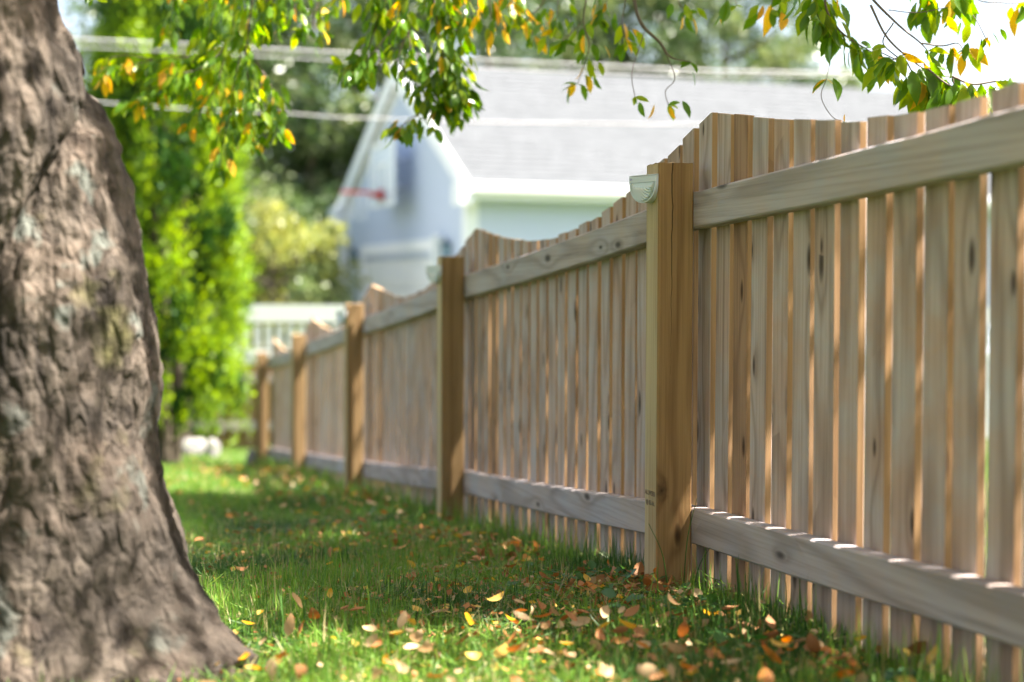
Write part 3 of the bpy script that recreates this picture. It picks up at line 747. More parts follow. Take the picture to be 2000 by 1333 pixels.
e2 = [-.95, -.98, -.98, -.97, -.965, -.96, -.955, -.92, -.885, -.845, -.82, -.80, -.795, -.812, -.838, -.90, -1.02]        # right edge, leaning stem
r1 = [.42, .36, .33, .30, .28, .265, .25, .245, .24, .23, .21, .20, .18, .16, .15, .14, .14]
r2 = [.36, .33, .32, .31, .30, .29, .28, .275, .27, .265, .26, .255, .25, .245, .24, .225, .20]
nth, nz_ = 380, 400
V = np.zeros((nz_, nth, 3)); Zs = np.linspace(-.2, 1.9, nz_)
roots = [(-.25, .10, .22), (1.0, .05, .10), (-1.5, .10, .13), (2.4, .12, .12), (3.6, .12, .14), (-2.2, .08, .10)]   # angle, reach, width
for i, z in enumerate(Zs):
    E1, E2, R1, R2 = (np.interp(z, zk, q) for q in (e1, e2, r1, r2))
    c1 = np.array([E1 - R1, TY + .05]); c2 = np.array([E2 - R2, TY - .04])
    wgt = .5 if z < 1. else max(0., .5 - (z - 1.) * 3)
    O = c1 * wgt + c2 * (1 - wgt)
    th = np.linspace(0, 2 * np.pi, nth, endpoint=False); u = np.stack([np.cos(th), np.sin(th)], -1)
    def ray(c_, r_):
        w_ = O - c_; b_ = u @ w_; q = b_ ** 2 - (w_ @ w_ - r_ * r_)
        return np.where(q > 0, -b_ + np.sqrt(np.maximum(q, 0)), 0)
    ra, rb = ray(c1, R1), ray(c2, R2)
    rr = np.maximum(ra, rb); 
    dd = np.abs(ra - rb); rr = rr - .035 * np.exp(-(dd / .018) ** 2)          # crevice where the stems meet
    fl = math.exp(-max(0, z + .0) / .10)
    for (a_, reach, wd) in roots:
        da = (th - a_ + np.pi) % (2 * np.pi) - np.pi; rr = rr + reach * fl * np.exp(-(da / (wd * 2.4)) ** 2)
    for j in range(nth):
        x, y = O[0] + u[j, 0] * rr[j], O[1] + u[j, 1] * rr[j]
        q = Vector((x * 1.0, y, z))
        dsp = .034 * mnoise.noise(q * 4.5) + .022 * mnoise.noise(Vector((x * 13, y * 13, z * 5))) + .010 * (.5 - abs(mnoise.noise(Vector((x * 24, y * 24, z * 9))))) + .009 * mnoise.noise(Vector((x * 60, y * 60, z * 26)))
        V[i, j] = (x + u[j, 0] * dsp, y + u[j, 1] * dsp, z)
F = []
ii, jj = np.meshgrid(np.arange(nz_ - 1), np.arange(nth), indexing='ij'); a = (ii * nth + jj).ravel(); b = (ii * nth + (jj + 1) % nth).ravel()
F = np.stack([a, b, b + nth, a + nth], -1)
TR = empty('shade_tree', (-1.0, TY, gz(-1, TY)), 0, 'large tree with lichen spotted twin trunk and branches overhanging the lawn', 'tree')
TRo = Vector(TR.location)
Vt = V.reshape(-1, 3) * KT; Vt[:, 2] += .707 * (1 - KT); Vt[:, 0] -= .072 - .03 * np.clip(Vt[:, 2], 0, 1.2); Vt = Vt - np.array(TRo)
obj('trunk', fastmesh('trunk', Vt, F, BARK, smooth=True), TR)
def tobj(name, VF, mat, smooth=True, parent=None):
    v, f = VF; return obj(name, mesh(name, [Vector(p_) - TRo for p_ in v], f, mat, smooth=smooth), parent or TR)
top = Vector((np.interp(1.85, zk, e2) - np.interp(1.85, zk, r2), TY - .02, 1.78)) * KT
TWM = plain('twig_bark', (.13, .10, .085), .7, .3, .3, 40)
limb_ends = [((-.6, 3.9, 2.7), (.6, 4.6, 2.9), (2.2, 4.6, 2.6)), ((-.9, 3.8, 2.8), (-.3, 5.4, 3.1), (.5, 7.0, 2.9)), ((-.5, 3.0, 2.6), (.6, 2.9, 3.1), (2.2, 2.9, 3.2)),
             ((-1.6, 3.6, 2.7), (-2.4, 4.8, 3.1), (-3., 6.2, 3.0)), ((-1.5, 2.8, 2.6), (-2.4, 2.0, 3.0), (-3.4, 1.2, 3.1)), ((-.9, 2.6, 2.8), (-.2, 1.6, 3.3), (.8, .6, 3.4))]
for le in limb_ends:
    pts = curve_pts([top + Vector((0, 0, -.25))] + [Vector(q) for q in le], 7)
    tobj('limb', tube(pts, list(np.linspace(.105, .018, len(pts)) ** 1.0), 9), BARK)

LEAFM = [leafmat('leaf_green', [(.045, .115, .012), (.07, .16, .014), (.10, .20, .018)], .30, .5, spec=.45),
         leafmat('leaf_lime', [(.14, .24, .012), (.20, .27, .015)], .35, .55),
         leafmat('leaf_yellow', [(.50, .38, .02), (.58, .34, .02)], .45, .5),
         leafmat('leaf_orange', [(.56, .36, .04), (.48, .26, .04)], .5, .45)]
# hero leaf templates: serrated outline, fold and droop
def hero(fold, droop, twist):
    prof = [(.0, .0), (.06, .045), (.12, .10), (.16, .095), (.24, .165), (.28, .155), (.38, .205), (.42, .19), (.52, .215), (.56, .195), (.66, .18), (.70, .155), (.80, .115), (.84, .09), (.92, .04), (1.0, .0)]
    V = []; F = []
    def P_(x, y):
        z = fold * abs(x) * 1.0 - droop * y * y; xx = x * math.cos(twist * y) - 0; zz = z + x * math.sin(twist * y)
        return (xx, y, zz)
    for (y, w_) in prof: V += [P_(-w_, y), P_(0, y), P_(w_, y)]
    for k in range(len(prof) - 1):
        a_ = k * 3
        F += [(a_, a_ + 1, a_ + 4, a_ + 3), (a_ + 1, a_ + 2, a_ + 5, a_ + 4)]
    return V, F
HERO = [hero(.45, .12, .3), hero(.25, .28, -.4), hero(.7, .05, .1), hero(.35, .45, .6), hero(.15, .2, -.9)]
HM = {}
for hi, (v, f) in enumerate(HERO):
    for mi in range(4):
        HM[hi, mi] = mesh('leaf', v, f, LEAFM[mi], smooth=True)

leafP, leafY, leafN, leafS, leafM = [], [], [], [], []
def add_leaf(p, ydir, nrm, s, m_): leafP.append(p); leafY.append(ydir); leafN.append(nrm); leafS.append(s); leafM.append(m_)
def pickm(yel):
    r_ = random.random()
    yel *= .48
    if r_ < yel * .7: return 2
    if r_ < yel: return 3
    if r_ < yel + .34: return 1
    return 0
def twig(pts, Y, r0=.004, yel=.12, start=.35, dens=1., size=.062, dY=0., name='branch'):
    P_ = []
    for k, q in enumerate(pts):
        u = k / (len(pts) - 1); yy = Y + dY * u
        P_.append(at(q[0], q[1], yy) if len(q) == 2 else at(q[0], q[1], q[2]))
    C_ = curve_pts(P_, 10)
    tobj(name, tube(C_, list(np.linspace(r0, .0011, len(C_))), 5), TWM)
    L_ = 0; last = 0; n_ = len(C_)
    for k in range(1, n_):
        L_ += (C_[k] - C_[k - 1]).length
        if k / n_ < start: last = L_; continue
        while last < L_:
            last += .0105 / dens / (1.6 if pts[0][0] > 1380 else 1.1) * random.uniform(.6, 1.5)
            t = (C_[k] - C_[k - 1]).normalized()
            sd = Vector((random.gauss(0, 1), random.gauss(0, 1), random.gauss(0, .3))).normalized()
            yd = (sd * .55 + t * .35 + Vector((0, 0, -random.uniform(.35, 1.3)))).normalized()
            nn = Vector((random.gauss(0, 1), random.gauss(-.3, 1), random.gauss(.6, .7)))
            pet = C_[k] + yd * random.uniform(.004, .014) + sd * random.uniform(0, .045)
            add_leaf(pet, yd, nn, size * (1.3 if pts[0][0] > 1380 else .98) * random.uniform(.6, 1.2), pickm(yel))
    # tip tuft
    for _ in range(3):
        sd = Vector((random.gauss(0, 1), random.gauss(0, 1), random.gauss(-.6, .5))).normalized()
        add_leaf(C_[-1], sd, Vector((random.gauss(0, 1), random.gauss(0, 1), 1)), size * random.uniform(.6, 1.0), pickm(yel))
T = twig
# right hand spray, almost in focus
T([(1560, -190), (1600, -60), (1590, 10), (1603, 40)], 4.3, .004, .1, .45, 1.2)
T([(1660, -160), (1625, -40), (1612, 10), (1640, 60), (1690, 95), (1725, 112)], 4.3, .005, .06, .30, 1.3, .058)
T([(1620, 60), (1622, 110), (1614, 155)], 4.3, .0014, .45, .92, .6, .058)
T([(1614, 155), (1604, 190), (1625, 228), (1650, 240)], 4.25, .0011, .4, .97, .2, .03)
T([(1640, -120), (1690, -20), (1750, 45), (1795, 82), (1812, 100)], 4.2, .005, .05, .97, .8)
T([(1700, 10), (1730, 70), (1770, 110), (1815, 140), (1860, 152)], 4.15, .0035, .12, .55, 1.0, .064)
T([(1745, 45), (1725, 85), (1765, 122), (1715, 100), (1703, 95)], 4.1, .002, .25, .6, .8, .05)
T([(1770, 105), (1740, 118), (1720, 115)], 4.1, .002, .08, .3, 1.2, .056)
T([(1800, 85), (1840, 90), (1870, 85), (1882, 100)], 4.25, .0025, .4, .4, 1.0, .06)
T([(1860, 150), (1900, 165), (1950, 160), (1990, 175), (2040, 165)], 4.0, .003, .15, .05, 1.3, .062)
T([(1812, 135), (1850, 165), (1895, 185), (1890, 200)], 4.1, .003, .2, .3, 1.2, .06)
T([(1740, -140), (1780, -60), (1800, -10), (1812, 12)], 4.4, .0035, .25, .5, 1.2, .06)
T([(1840, -150), (1860, -60), (1862, -15), (1880, 5)], 4.4, .0035, .2, .5, 1.3, .062)
T([(1900, 30), (1910, 45), (1925, 75)], 4.2, .0012, .7, .3, .7, .042)
T([(1880, -120), (1900, -10), (1960, 6), (2010, 5)], 4.5, .0028, .05, .72, 1.0, .058)
T([(1735, 20), (1790, 25), (1850, 15)], 4.3, .0016, .2, .9, .4, .05)
T([(1500, -200), (1520, -60), (1510, -10), (1506, 20)], 4.8, .003, .55, .6, 1.2, .06)
T([(1400, -200), (1420, -60), (1432, -10), (1440, 12)], 4.9, .003, .3, .7, 1.0, .055)
T([(1545, -200), (1545, -60), (1540, -20)], 4.5, .003, .2, .6, 1.0, .055)
T([(1230, -100), (1245, 30), (1290, 85), (1310, 112), (1350, 122)], 4.6, .007, .1, .97, .5, .05)
T([(1290, 85), (1318, 150), (1300, 178), (1305, 205)], 4.6, .0016, .55, .8, .8, .05)
T([(1260, 60), (1235, 140), (1240, 190)], 4.6, .0014, .5, .93, .5, .045)
# middle
T([(1150, -150), (1148, -30), (1140, 40), (1150, 90), (1140, 130), (1128, 165)], 5.0, .0035, .35, .40, 1.2, .062)
T([(1230, -150), (1225, -30), (1215, 50), (1225, 85)], 5.0, .003, .5, .6, 1.3, .058)
T([(1190, -150), (1180, -50), (1185, 5), (1170, 40)], 5.1, .003, .3, .5, 1.2, .06)
T([(1330, -150), (1335, -50), (1325, 0), (1340, 25)], 5.0, .003, .4, .6, 1.1, .058)
T([(1075, -150), (1085, -40), (1090, 20), (1080, 60)], 5.2, .003, .3, .5, 1.2, .06)
T([(1140, 40), (1110, 70), (1098, 80)], 5.0, .0016, .2, .4, 1.0, .055)
T([(1000, -200), (995, -60), (1000, 10), (1020, 45)], 5.3, .004, .75, .4, 1.5, .062)
T([(940, -200), (925, -60), (915, 10), (900, 45)], 5.3, .004, .65, .45, 1.5, .062)
T([(1050, -200), (1060, -40), (1060, 5), (1030, 40), (1040, 70)], 5.4, .004, .7, .5, 1.3, .06)
T([(960, -200), (955, -60), (958, 20), (965, 60)], 5.2, .004, .7, .5, 1.5, .06)
# hanging green spray over the garage gable
T([(860, -200), (845, -60), (850, 20), (862, 90), (875, 150), (890, 190)], 5.3, .006, .04, .25, 2.2, .066)
T([(800, -200), (795, -60), (790, 20), (800, 80), (810, 120)], 5.4, .005, .08, .25, 2.0, .066)
T([(760, -200), (765, -60), (745, 20), (720, 90), (690, 120), (670, 135)], 5.4, .005, .04, .30, 1.6, .066)
T([(850, 60), (880, 120), (905, 160), (915, 195)], 5.3, .003, .02, .1, 2.0, .062)
T([(800, 60), (780, 110), (800, 150), (830, 180), (850, 205)], 5.3, .003, .08, .1, 2.0, .062)
T([(835, 195), (815, 225), (795, 240), (780, 248)], 5.3, .0018, .1, .45, 2.0, .058)
T([(815, 225), (835, 240), (842, 250)], 5.3, .0012, .5, .5, 1.2, .055)
T([(720, -200), (720, -60), (735, 10), (760, 40)], 5.4, .004, .1, .3, 1.6, .062)
T([(890, -180), (880, -60), (868, 0), (880, 50)], 5.3, .004, .15, .3, 1.8, .062)
T([(620, -200), (625, -60), (620, 10), (615, 45), (628, 70)], 5.6, .003, .3, .5, 1.2, .058)
T([(700, -200), (690, -60), (650, 0), (640, 20)], 5.6, .003, .15, .5, 1.2, .058)
T([(870, 20), (900, 90), (880, 150), (900, 215), (905, 235)], 5.35, .003, .05, .1, 1.8, .062)
T([(780, 40), (740, 90), (700, 135), (680, 150)], 5.35, .003, .05, .3, 1.8, .064)
T([(840, 120), (850, 180), (862, 215)], 5.3, .002, .05, .1, 2.0, .062)
T([(840, 215), (800, 232), (775, 262)], 5.3, .0015, .1, .3, 2.2, .058)
T([(1860, 150), (1870, 185), (1900, 200), (1940, 198)], 4.1, .002, .1, .1, 1.4, .06)
T([(1770, 120), (1790, 150), (1840, 175), (1850, 190)], 4.15, .002, .1, .1, 1.4, .06)
# left hand spray, more blurred
T([(640, -200), (560, -60), (500, 30), (440, 95), (390, 135), (310, 150)], 5.6, .010, .12, .30, 1.9, .062)
T([(500, -200), (495, -60), (490, 30), (480, 110), (490, 180), (520, 230)], 5.5, .006, .1, .30, 1.9, .062)
T([(440, 95), (380, 110), (320, 115), (260, 125), (225, 130)], 5.8, .004, .18, .1, 2.2, .062)
T([(400, 130), (350, 165), (300, 185), (255, 205)], 5.8, .004, .2, .1, 2.2, .062)
T([(440, 110), (420, 170), (390, 220), (370, 245)], 5.7, .004, .15, .1, 2.2, .062)
T([(470, 110), (455, 170), (450, 220), (440, 260), (430, 330)], 5.6, .004, .15, .2, 1.8, .062)
T([(500, 120), (530, 170), (545, 215), (540, 260)], 5.6, .003, .12, .15, 1.9, .062)
T([(300, 118), (245, 108), (210, 120), (200, 150)], 5.8, .003, .75, .35, 1.6, .058)
T([(560, -200), (550, -60), (530, 20), (540, 60)], 5.6, .004, .1, .3, 2.2, .062)
T([(430, -200), (430, -60), (420, 10), (410, 60), (395, 90)], 5.8, .005, .08, .3, 2.0, .062)
T([(350, -200), (350, -60), (340, 0), (330, 60)], 5.8, .004, .15, .35, 1.9, .060)
T([(470, -200), (465, -60), (455, 20), (460, 70)], 5.7, .004, .1, .3, 1.9, .060)
T([(210, -200), (190, -60), (180, -12)], 5.0, .003, .0, .88, 1.2, .055)
T([(500, 190), (480, 240), (500, 280)], 5.6, .002, .3, .2, 1.5, .058)
T([(590, -150), (585, -40), (575, 25), (590, 60)], 5.6, .003, .2, .4, 1.5, .058)

nl = len(leafP)
cam_score = []
for k in range(nl):
    p_ = leafP[k]; d_ = p_ - CAMP; zc_ = d_.dot(fwd); X_ = 1000 + FPX * d_.dot(rt) / zc_; Yp = 666.5 - FPX * d_.dot(upv) / zc_
    inside = -20 < X_ < 2020 and -25 < Yp < 1333
    cam_score.append((leafS[k] / zc_ if inside else 0))
order = sorted(range(nl), key=lambda k: -cam_score[k])
print('overhanging leaves', nl)
hero_set = order[:295]
for k in hero_set:
    y_ = Vector(leafY[k]).normalized(); x_ = y_.cross(Vector(leafN[k])).normalized(); z_ = x_.cross(y_)
    s_ = leafS[k]
    o = bpy.data.objects.new('leaf', HM[random.randrange(5), leafM[k]]); COL.objects.link(o); o.parent = TR
    p_ = Vector(leafP[k]) - TRo
    o.matrix_local = Matrix(((x_.x * s_, y_.x * s_, z_.x * s_, p_.x), (x_.y * s_, y_.y * s_, z_.y * s_, p_.y), (x_.z * s_, y_.z * s_, z_.z * s_, p_.z), (0, 0, 0, 1)))
rest = order[295:]
A = lambda q: np.array([tuple(q[k]) for k in rest])
P_a, Y_a, N_a = A(leafP) - np.array(TRo), A(leafY), A(leafN); S_a = np.array([leafS[k] for k in rest]); M_a = np.array([leafM[k] for k in rest])
# canopy overhead (outside the frame, it throws the dapple)
ncl = 1150
cx, cy = rng.uniform(-5.2, 4.4, ncl), rng.uniform(-4.2, 7.6, ncl)
lo = .98 + .235 * np.maximum(cy, 2.5)
cz = lo + .40 + rng.uniform(0, 1, ncl) ** 1.2 * 1.5
n = 150000
mc = 150; es = rng.uniform(-.45, 4.7, mc); eo = rng.uniform(-.10, .34, mc)     # leaf clusters added out of view to keep sun off the near fence panels
ex = P0.x + D.x * es + N.x * eo; ey = P0.y + D.y * es + N.y * eo; ez_ = .98 + .235 * np.maximum(ey, 2.5) + .25 + rng.uniform(0, .7, mc)
tt_ = (ez_ - .65) / SUND.z
cx, cy, cz = np.concatenate([cx, np.tile(ex + SUND.x * tt_, 3)]), np.concatenate([cy, np.tile(ey + SUND.y * tt_, 3)]), np.concatenate([cz, np.tile(ez_, 3)]); ncl = len(cx)
ci = rng.integers(0, ncl, n); csz = rng.uniform(.09, .24, ncl)
Pc = np.stack([cx, cy, cz], -1)[ci] + rng.normal(size=(n, 3)) * csz[ci][:, None] * np.array([1, 1, .6])
hx, hy = Pc[:, 0] - SUND.x / SUND.z * (Pc[:, 2] - .5), Pc[:, 1] - SUND.y / SUND.z * (Pc[:, 2] - .5)   # where its shadow lands
fs_ = (hx - P0.x) * D.x + (hy - P0.y) * D.y; fn_ = (hx - P0.x) * N.x + (hy - P0.y) * N.y
gap = np.array([mnoise.noise(Vector((a_ * 2.3, b_ * 2.3, 5.))) + .55 * mnoise.noise(Vector((a_ * 6., b_ * 6., 9.))) for a_, b_ in zip(hx, hy)])
th_ = np.full(n, .10); th_[(hy > 3.1) & (hy < 5.6)] = .28                                   # holes in the crown where the noise is above this
th_[(hx < -.25) & (hy < 3.9)] = -.12
th_[hy < 3.15] = -.22
th_[(np.abs(fn_) < .55) & (fs_ < 4.6) & (fs_ > -2)] = .55
th_[(np.abs(fn_) < .3) & (fs_ < -.35) & (fs_ > -1.7)] = .16
th_[fs_ > 5.4] = -.6
th_[(hx < -1.4) & (hy < 2.4)] = .6
pr = np.where(gap > th_, .03, .85)
ok = (Pc[:, 2] > .88 + .215 * np.maximum(Pc[:, 1], 2.)) & (rng.uniform(size=n) < pr); Pc = Pc[ok]; n = len(Pc); print('canopy leaves', n)
Yc = rng.normal(size=(n, 3)) + np.array([0, 0, -.8]); Nc = rng.normal(size=(n, 3)) * .7 + np.array([0, 0, 1.])
Mc = rng.choice([0, 0, 0, 1, 2, 3], n)
cf = obj('canopy_foliage', scatter('canopy_foliage', [(a_ * .75, b_, c_) for a_, b_, c_ in DT], DF, Pc - np.array(TRo), Yc, Nc, rng.uniform(.055, .09, n), LEAFM, Mc, True), TR); tag(cf, kind='stuff')
fo = obj('foliage', scatter('foliage', LT, LF, P_a, Y_a, N_a, S_a, LEAFM, M_a, True), TR); tag(fo, kind='stuff')
V, F = [], []
for k in range(0, ncl, 4):
    e_ = Vector((cx[k], cy[k], cz[k])); le = limb_ends[random.randrange(6)]; q = min((Vector(z_) for l_ in limb_ends for z_ in l_), key=lambda z_: (z_ - e_).length)
    v, f = tube([q, (q + e_) / 2 + Vector((0, 0, .12)), e_], [.008, .005, .002], 4, False); o_ = len(V); V += [Vector(z_) - TRo for z_ in v]; F += [tuple(i + o_ for i in z_) for z_ in f]
tag(obj('twigs', mesh('twigs', V, F, TWM), TR), kind='stuff')

# ------------------------------------------------------------------ grass
def grassmat(name, cols, trans=.4):
    m = M(name); geo = m.n('ShaderNodeNewGeometry')
    c = m.ramp(geo.outputs['Random Per Island'], [(k / (len(cols) - 1), c) for k, c in enumerate(cols)])
    pb = m.bsdf(c, .42, spec=.35); tr = m.n('ShaderNodeBsdfTranslucent')
    hsv = m.n('ShaderNodeHueSaturation'); m.l(c, hsv.inputs['Color']); hsv.inputs['Value'].default_value = 1.7; m.l(hsv.outputs[0], tr.inputs[0])
    mx = m.n('ShaderNodeMixShader'); mx.inputs[0].default_value = trans; m.l(pb, mx.inputs[1]); m.l(tr.outputs[0], mx.inputs[2])
    return m.done(mx.outputs[0])
GR = [grassmat('grass_dark', [(.025, .075, .012), (.04, .10, .018), (.055, .11, .02)]), grassmat('grass_straw', [(.28, .22, .12), (.20, .15, .08), (.36, .30, .18)], .2), grassmat('grass_green', [(.05, .13, .012), (.095, .20, .018), (.17, .26, .03), (.08, .18, .04), (.14, .22, .025)]),
      grassmat('grass_dry', [(.22, .20, .07), (.30, .25, .12), (.16, .17, .05)], .3)]
BT = [(-.5, 0, 0), (.5, 0, 0), (-.42, .4, .03), (.42, .4, .03), (-.28, .75, .12), (.28, .75, .12), (0, 1, .26)]
BF = [(0, 1, 3), (0, 3, 2), (2, 3, 5), (2, 5, 4), (4, 5, 6)]
def grass_area(n, ylo, yhi, wid, hgt, pw=1.):
    y = ylo + (yhi - ylo) * rng.uniform(0, 1, n) ** pw
    xl = -.38 * y - .25; xr = .355 - .257 * (y - 3.88) + .10
    xr = np.where(y < 3.9, np.maximum(xr, .33 * y + .05), xr)
    x = xl + (xr - xl) * rng.uniform(0, 1, n)
    # clumping
    dens = .55 + .45 * np.sin(x * 7.3 + np.sin(y * 5.1) * 2) * np.sin(y * 6.1 + x * 2.2)
    k_ = rng.uniform(0, 1, n) < .45 + .55 * dens
    x, y = x[k_], y[k_]; n = len(x); dens = dens[k_]
    z = gza(x, y) - .003
    th = rng.uniform(0, 2 * np.pi, n); lean = rng.uniform(.05, 1.25, n)
    ya = np.stack([np.cos(th) * lean, np.sin(th) * lean, np.ones(n)], -1)
    nr = np.stack([-np.cos(th), -np.sin(th), .3 * np.ones(n)], -1) + rng.normal(size=(n, 3)) * .3
    h = hgt * rng.uniform(.3, 1.15, n) * (.55 + .65 * dens) * np.where((np.hypot(x + .95, y - 2.95) < .55) | (np.hypot(x - .35, y - 3.82) < .26), .45, 1); h = np.where(rng.uniform(size=n) < .015, h * 1.8, h)
    ww = wid * rng.uniform(.6, 1.3, n)
    return np.stack([x, y, z], -1), ya, nr, np.stack([ww, h, h], -1)
parts = [grass_area(70000, 2.1, 5.0, .0036, .066), grass_area(50000, 5.0, 9.0, .0055, .055), grass_area(36000, 9.0, 17, .010, .05)]
# straw lying flat in the turf
n = 26000; y = 2.5 + rng.uniform(0, 1, n) * 4.5; x = -.36 * y + rng.uniform(0, 1, n) * (.40 * y + .5); th = rng.uniform(0, 6.283, n)
parts.append((np.stack([x, y, gza(x, y) + rng.uniform(.004, .03, n)], -1), np.stack([np.cos(th), np.sin(th), rng.normal(.05, .2, n)], -1), rng.normal(size=(n, 3)) * .3 + np.array([0, 0, 1]), np.stack([np.full(n, .003), rng.uniform(.03, .08, n), rng.uniform(.03, .08, n)], -1)))
# tufts along the fence foot on both sides, where the mower does not reach
n = 9500; s_ = rng.uniform(-2.4, 9.7, n); off_ = np.where(rng.uniform(size=n) < .5, rng.normal(0, .035, n) - .02, -.2 + rng.normal(0, .05, n))
tuft = np.sin(s_ * 9) + np.sin(s_ * 23 + 1) + rng.normal(0, .7, n) > .2; tuft2 = ~((np.abs(s_[tuft] + .02) < .20) & (off_[tuft] > -.12)); s_, off_ = s_[tuft][tuft2], off_[tuft][tuft2]; n = len(s_)
x = P0.x + D.x * s_ + N.x * off_; y = P0.y + D.y * s_ + N.y * off_
th = rng.uniform(0, 2 * np.pi, n)
parts.append((np.stack([x, y, gza(x, y) - .003], -1), np.stack([np.cos(th) * .35, np.sin(th) * .35, np.ones(n)], -1), np.stack([-np.cos(th), -np.sin(th), .3 + 0 * th], -1), np.stack([np.full(n, .0038), rng.uniform(.04, .15, n), rng.uniform(.04, .15, n)], -1)))
# neighbour's lawn seen through the gaps
n = 30000; y = rng.uniform(3, 17, n); x = .62 - .257 * (y - 3.88) + rng.uniform(0, 1, n) * (.16 * y + 3.6); th = rng.uniform(0, 6.28, n)
parts.append((np.stack([x, y, gza(x, y)], -1), np.stack([np.cos(th) * .4, np.sin(th) * .4, np.ones(n)], -1), np.stack([-np.cos(th), -np.sin(th), .3 + 0 * th], -1), np.stack([np.full(n, .012), rng.uniform(.03, .07, n), rng.uniform(.03, .07, n)], -1)))
Pg, Yg_, Ng, Sg = (np.concatenate([q[k] for q in parts]) for k in range(4))
pn_ = np.sin(Pg[:, 0] * 5.1 + 1.3 * np.sin(Pg[:, 1] * 3.7)) + np.sin(Pg[:, 1] * 4.3 + 2 * np.sin(Pg[:, 0] * 6.1)) + rng.normal(0, .6, len(Pg))
gmi = np.where(rng.uniform(size=len(Pg)) < .12, 1, np.where((pn_ > .7) & (Pg[:, 1] < 8), 2, 0))  # darker clump patches, dapple painted in; none on the sunlit far lawn
gr = obj('lawn_grass', scatter('lawn_grass', BT, BF, Pg, Yg_, Ng, Sg, [GR[2], GR[3], GR[0], GR[1]], gmi))
tag(gr, 'short green lawn grass with longer tufts along the fence', 'grass', kind='stuff')
# broad leaved weeds in the lawn and at the post
n = 900; s_ = np.concatenate([rng.uniform(-1.6, .3, 620), rng.uniform(-1, 6, 280)]); off_ = np.abs(rng.normal(0, .16, 900)) - .03 + (np.arange(900) > 620) * .1
tt = np.sin(s_ * 13) + np.sin(s_ * 31 + 2 + off_ * 20) + rng.normal(0, .5, 900) > .5; s_, off_ = s_[tt], off_[tt]; n = len(s_)
x = P0.x + D.x * s_ + N.x * off_; y = P0.y + D.y * s_ + N.y * off_
wv_ = rng.normal(size=(n, 3)) * np.array([1, 1, .35]) + np.array([0, 0, .25])
we = obj('weed_leaves', scatter('weed_leaves', [(a_ * 1.6, b_, c_) for a_, b_, c_ in LT], LF, np.stack([x, y, gza(x, y) + rng.uniform(.01, .05, n)], -1), wv_, rng.normal(size=(n, 3)) * .3 + np.array([0, 0, 1]), rng.uniform(.018, .038, n), [leafmat('weed_leaf', [(.03, .10, .02), (.05, .13, .03), (.04, .10, .05)], .4, .35)], None, True))
tag(we, 'small broad weed leaves growing at the fence foot', 'weeds', kind='stuff')
# a few tall stalks beside the nearest post
stk = empty('tall_grass_stalk', FP(-.10, .03, gz(.37, 3.8)), 0, 'thin green stalk rising beside the nearest fence post', 'grass stalk')
for (s_, b_, h_, dx) in ((-.0, .0, .26, .03), (-.03, .01, .20, -.05), (.02, .0, .17, .06)):
    q = Vector((s_, b_, -.02)); obj('stem', mesh('stem', *tube(curve_pts([q, q + Vector((dx * .3, 0, h_ * .6)), q + Vector((dx, -.01, h_))], 5), list(np.linspace(.0018, .0006, 11)), 5), GR[0]), stk)

# ------------------------------------------------------------------ fallen leaves
FL = {'brown': (leafmat('dead_leaf_brown', [(.20, .095, .04), (.24, .12, .05)], .7, .15, spec=.2), 'curled brown'),
      'tan': (leafmat('dead_leaf_tan', [(.33, .23, .12), (.42, .31, .18)], .6, .2, spec=.3), 'pale tan'),
      'rust': (leafmat('dead_leaf_rust', [(.22, .095, .035), (.30, .14, .05)], .6, .2, spec=.3), 'rusty orange'),
      'yellow': (leafmat('dead_leaf_yellow', [(.45, .32, .06), (.52, .34, .09)], .5, .35, spec=.3), 'yellow'),
      'orange': (leafmat('dead_leaf_orange', [(.46, .21, .05), (.42, .17, .05)], .5, .3, spec=.3), 'bright orange')}
def fallen(curl, bend, tw):
    v, f = hero(.0, 0, 0); out = []
    for (x, y, z) in v:
        x *= 1.25; yy = y - .5
        a_ = x * curl * 4; xx = math.sin(a_) / (curl * 4) if curl else x; zz = (1 - math.cos(a_)) / (curl * 4) if curl else 0
        b_ = yy * bend; y2 = math.sin(b_) / bend; z2 = (1 - math.cos(b_)) / bend
        out.append((xx + tw * yy * .2, y2, zz + z2 + tw * x * yy))
    return out, f
FT = [fallen(.5, 1.1, .3), fallen(.9, .8, -.4), fallen(.25, 1.8, .6), fallen(1.2, 1.4, .2), fallen(-.5, -.9, .5), fallen(.6, 2.4, -.6)]
FM = {(k, c_): mesh('fallen_leaf', FT[k][0], FT[k][1], FL[c_][0], smooth=True) for k in range(6) for c_ in FL}
cols = ['brown', 'tan', 'rust', 'yellow', 'orange']
SHAPE = ['cupped', 'half rolled', 'arched', 'tightly rolled', 'domed', 'hooked']
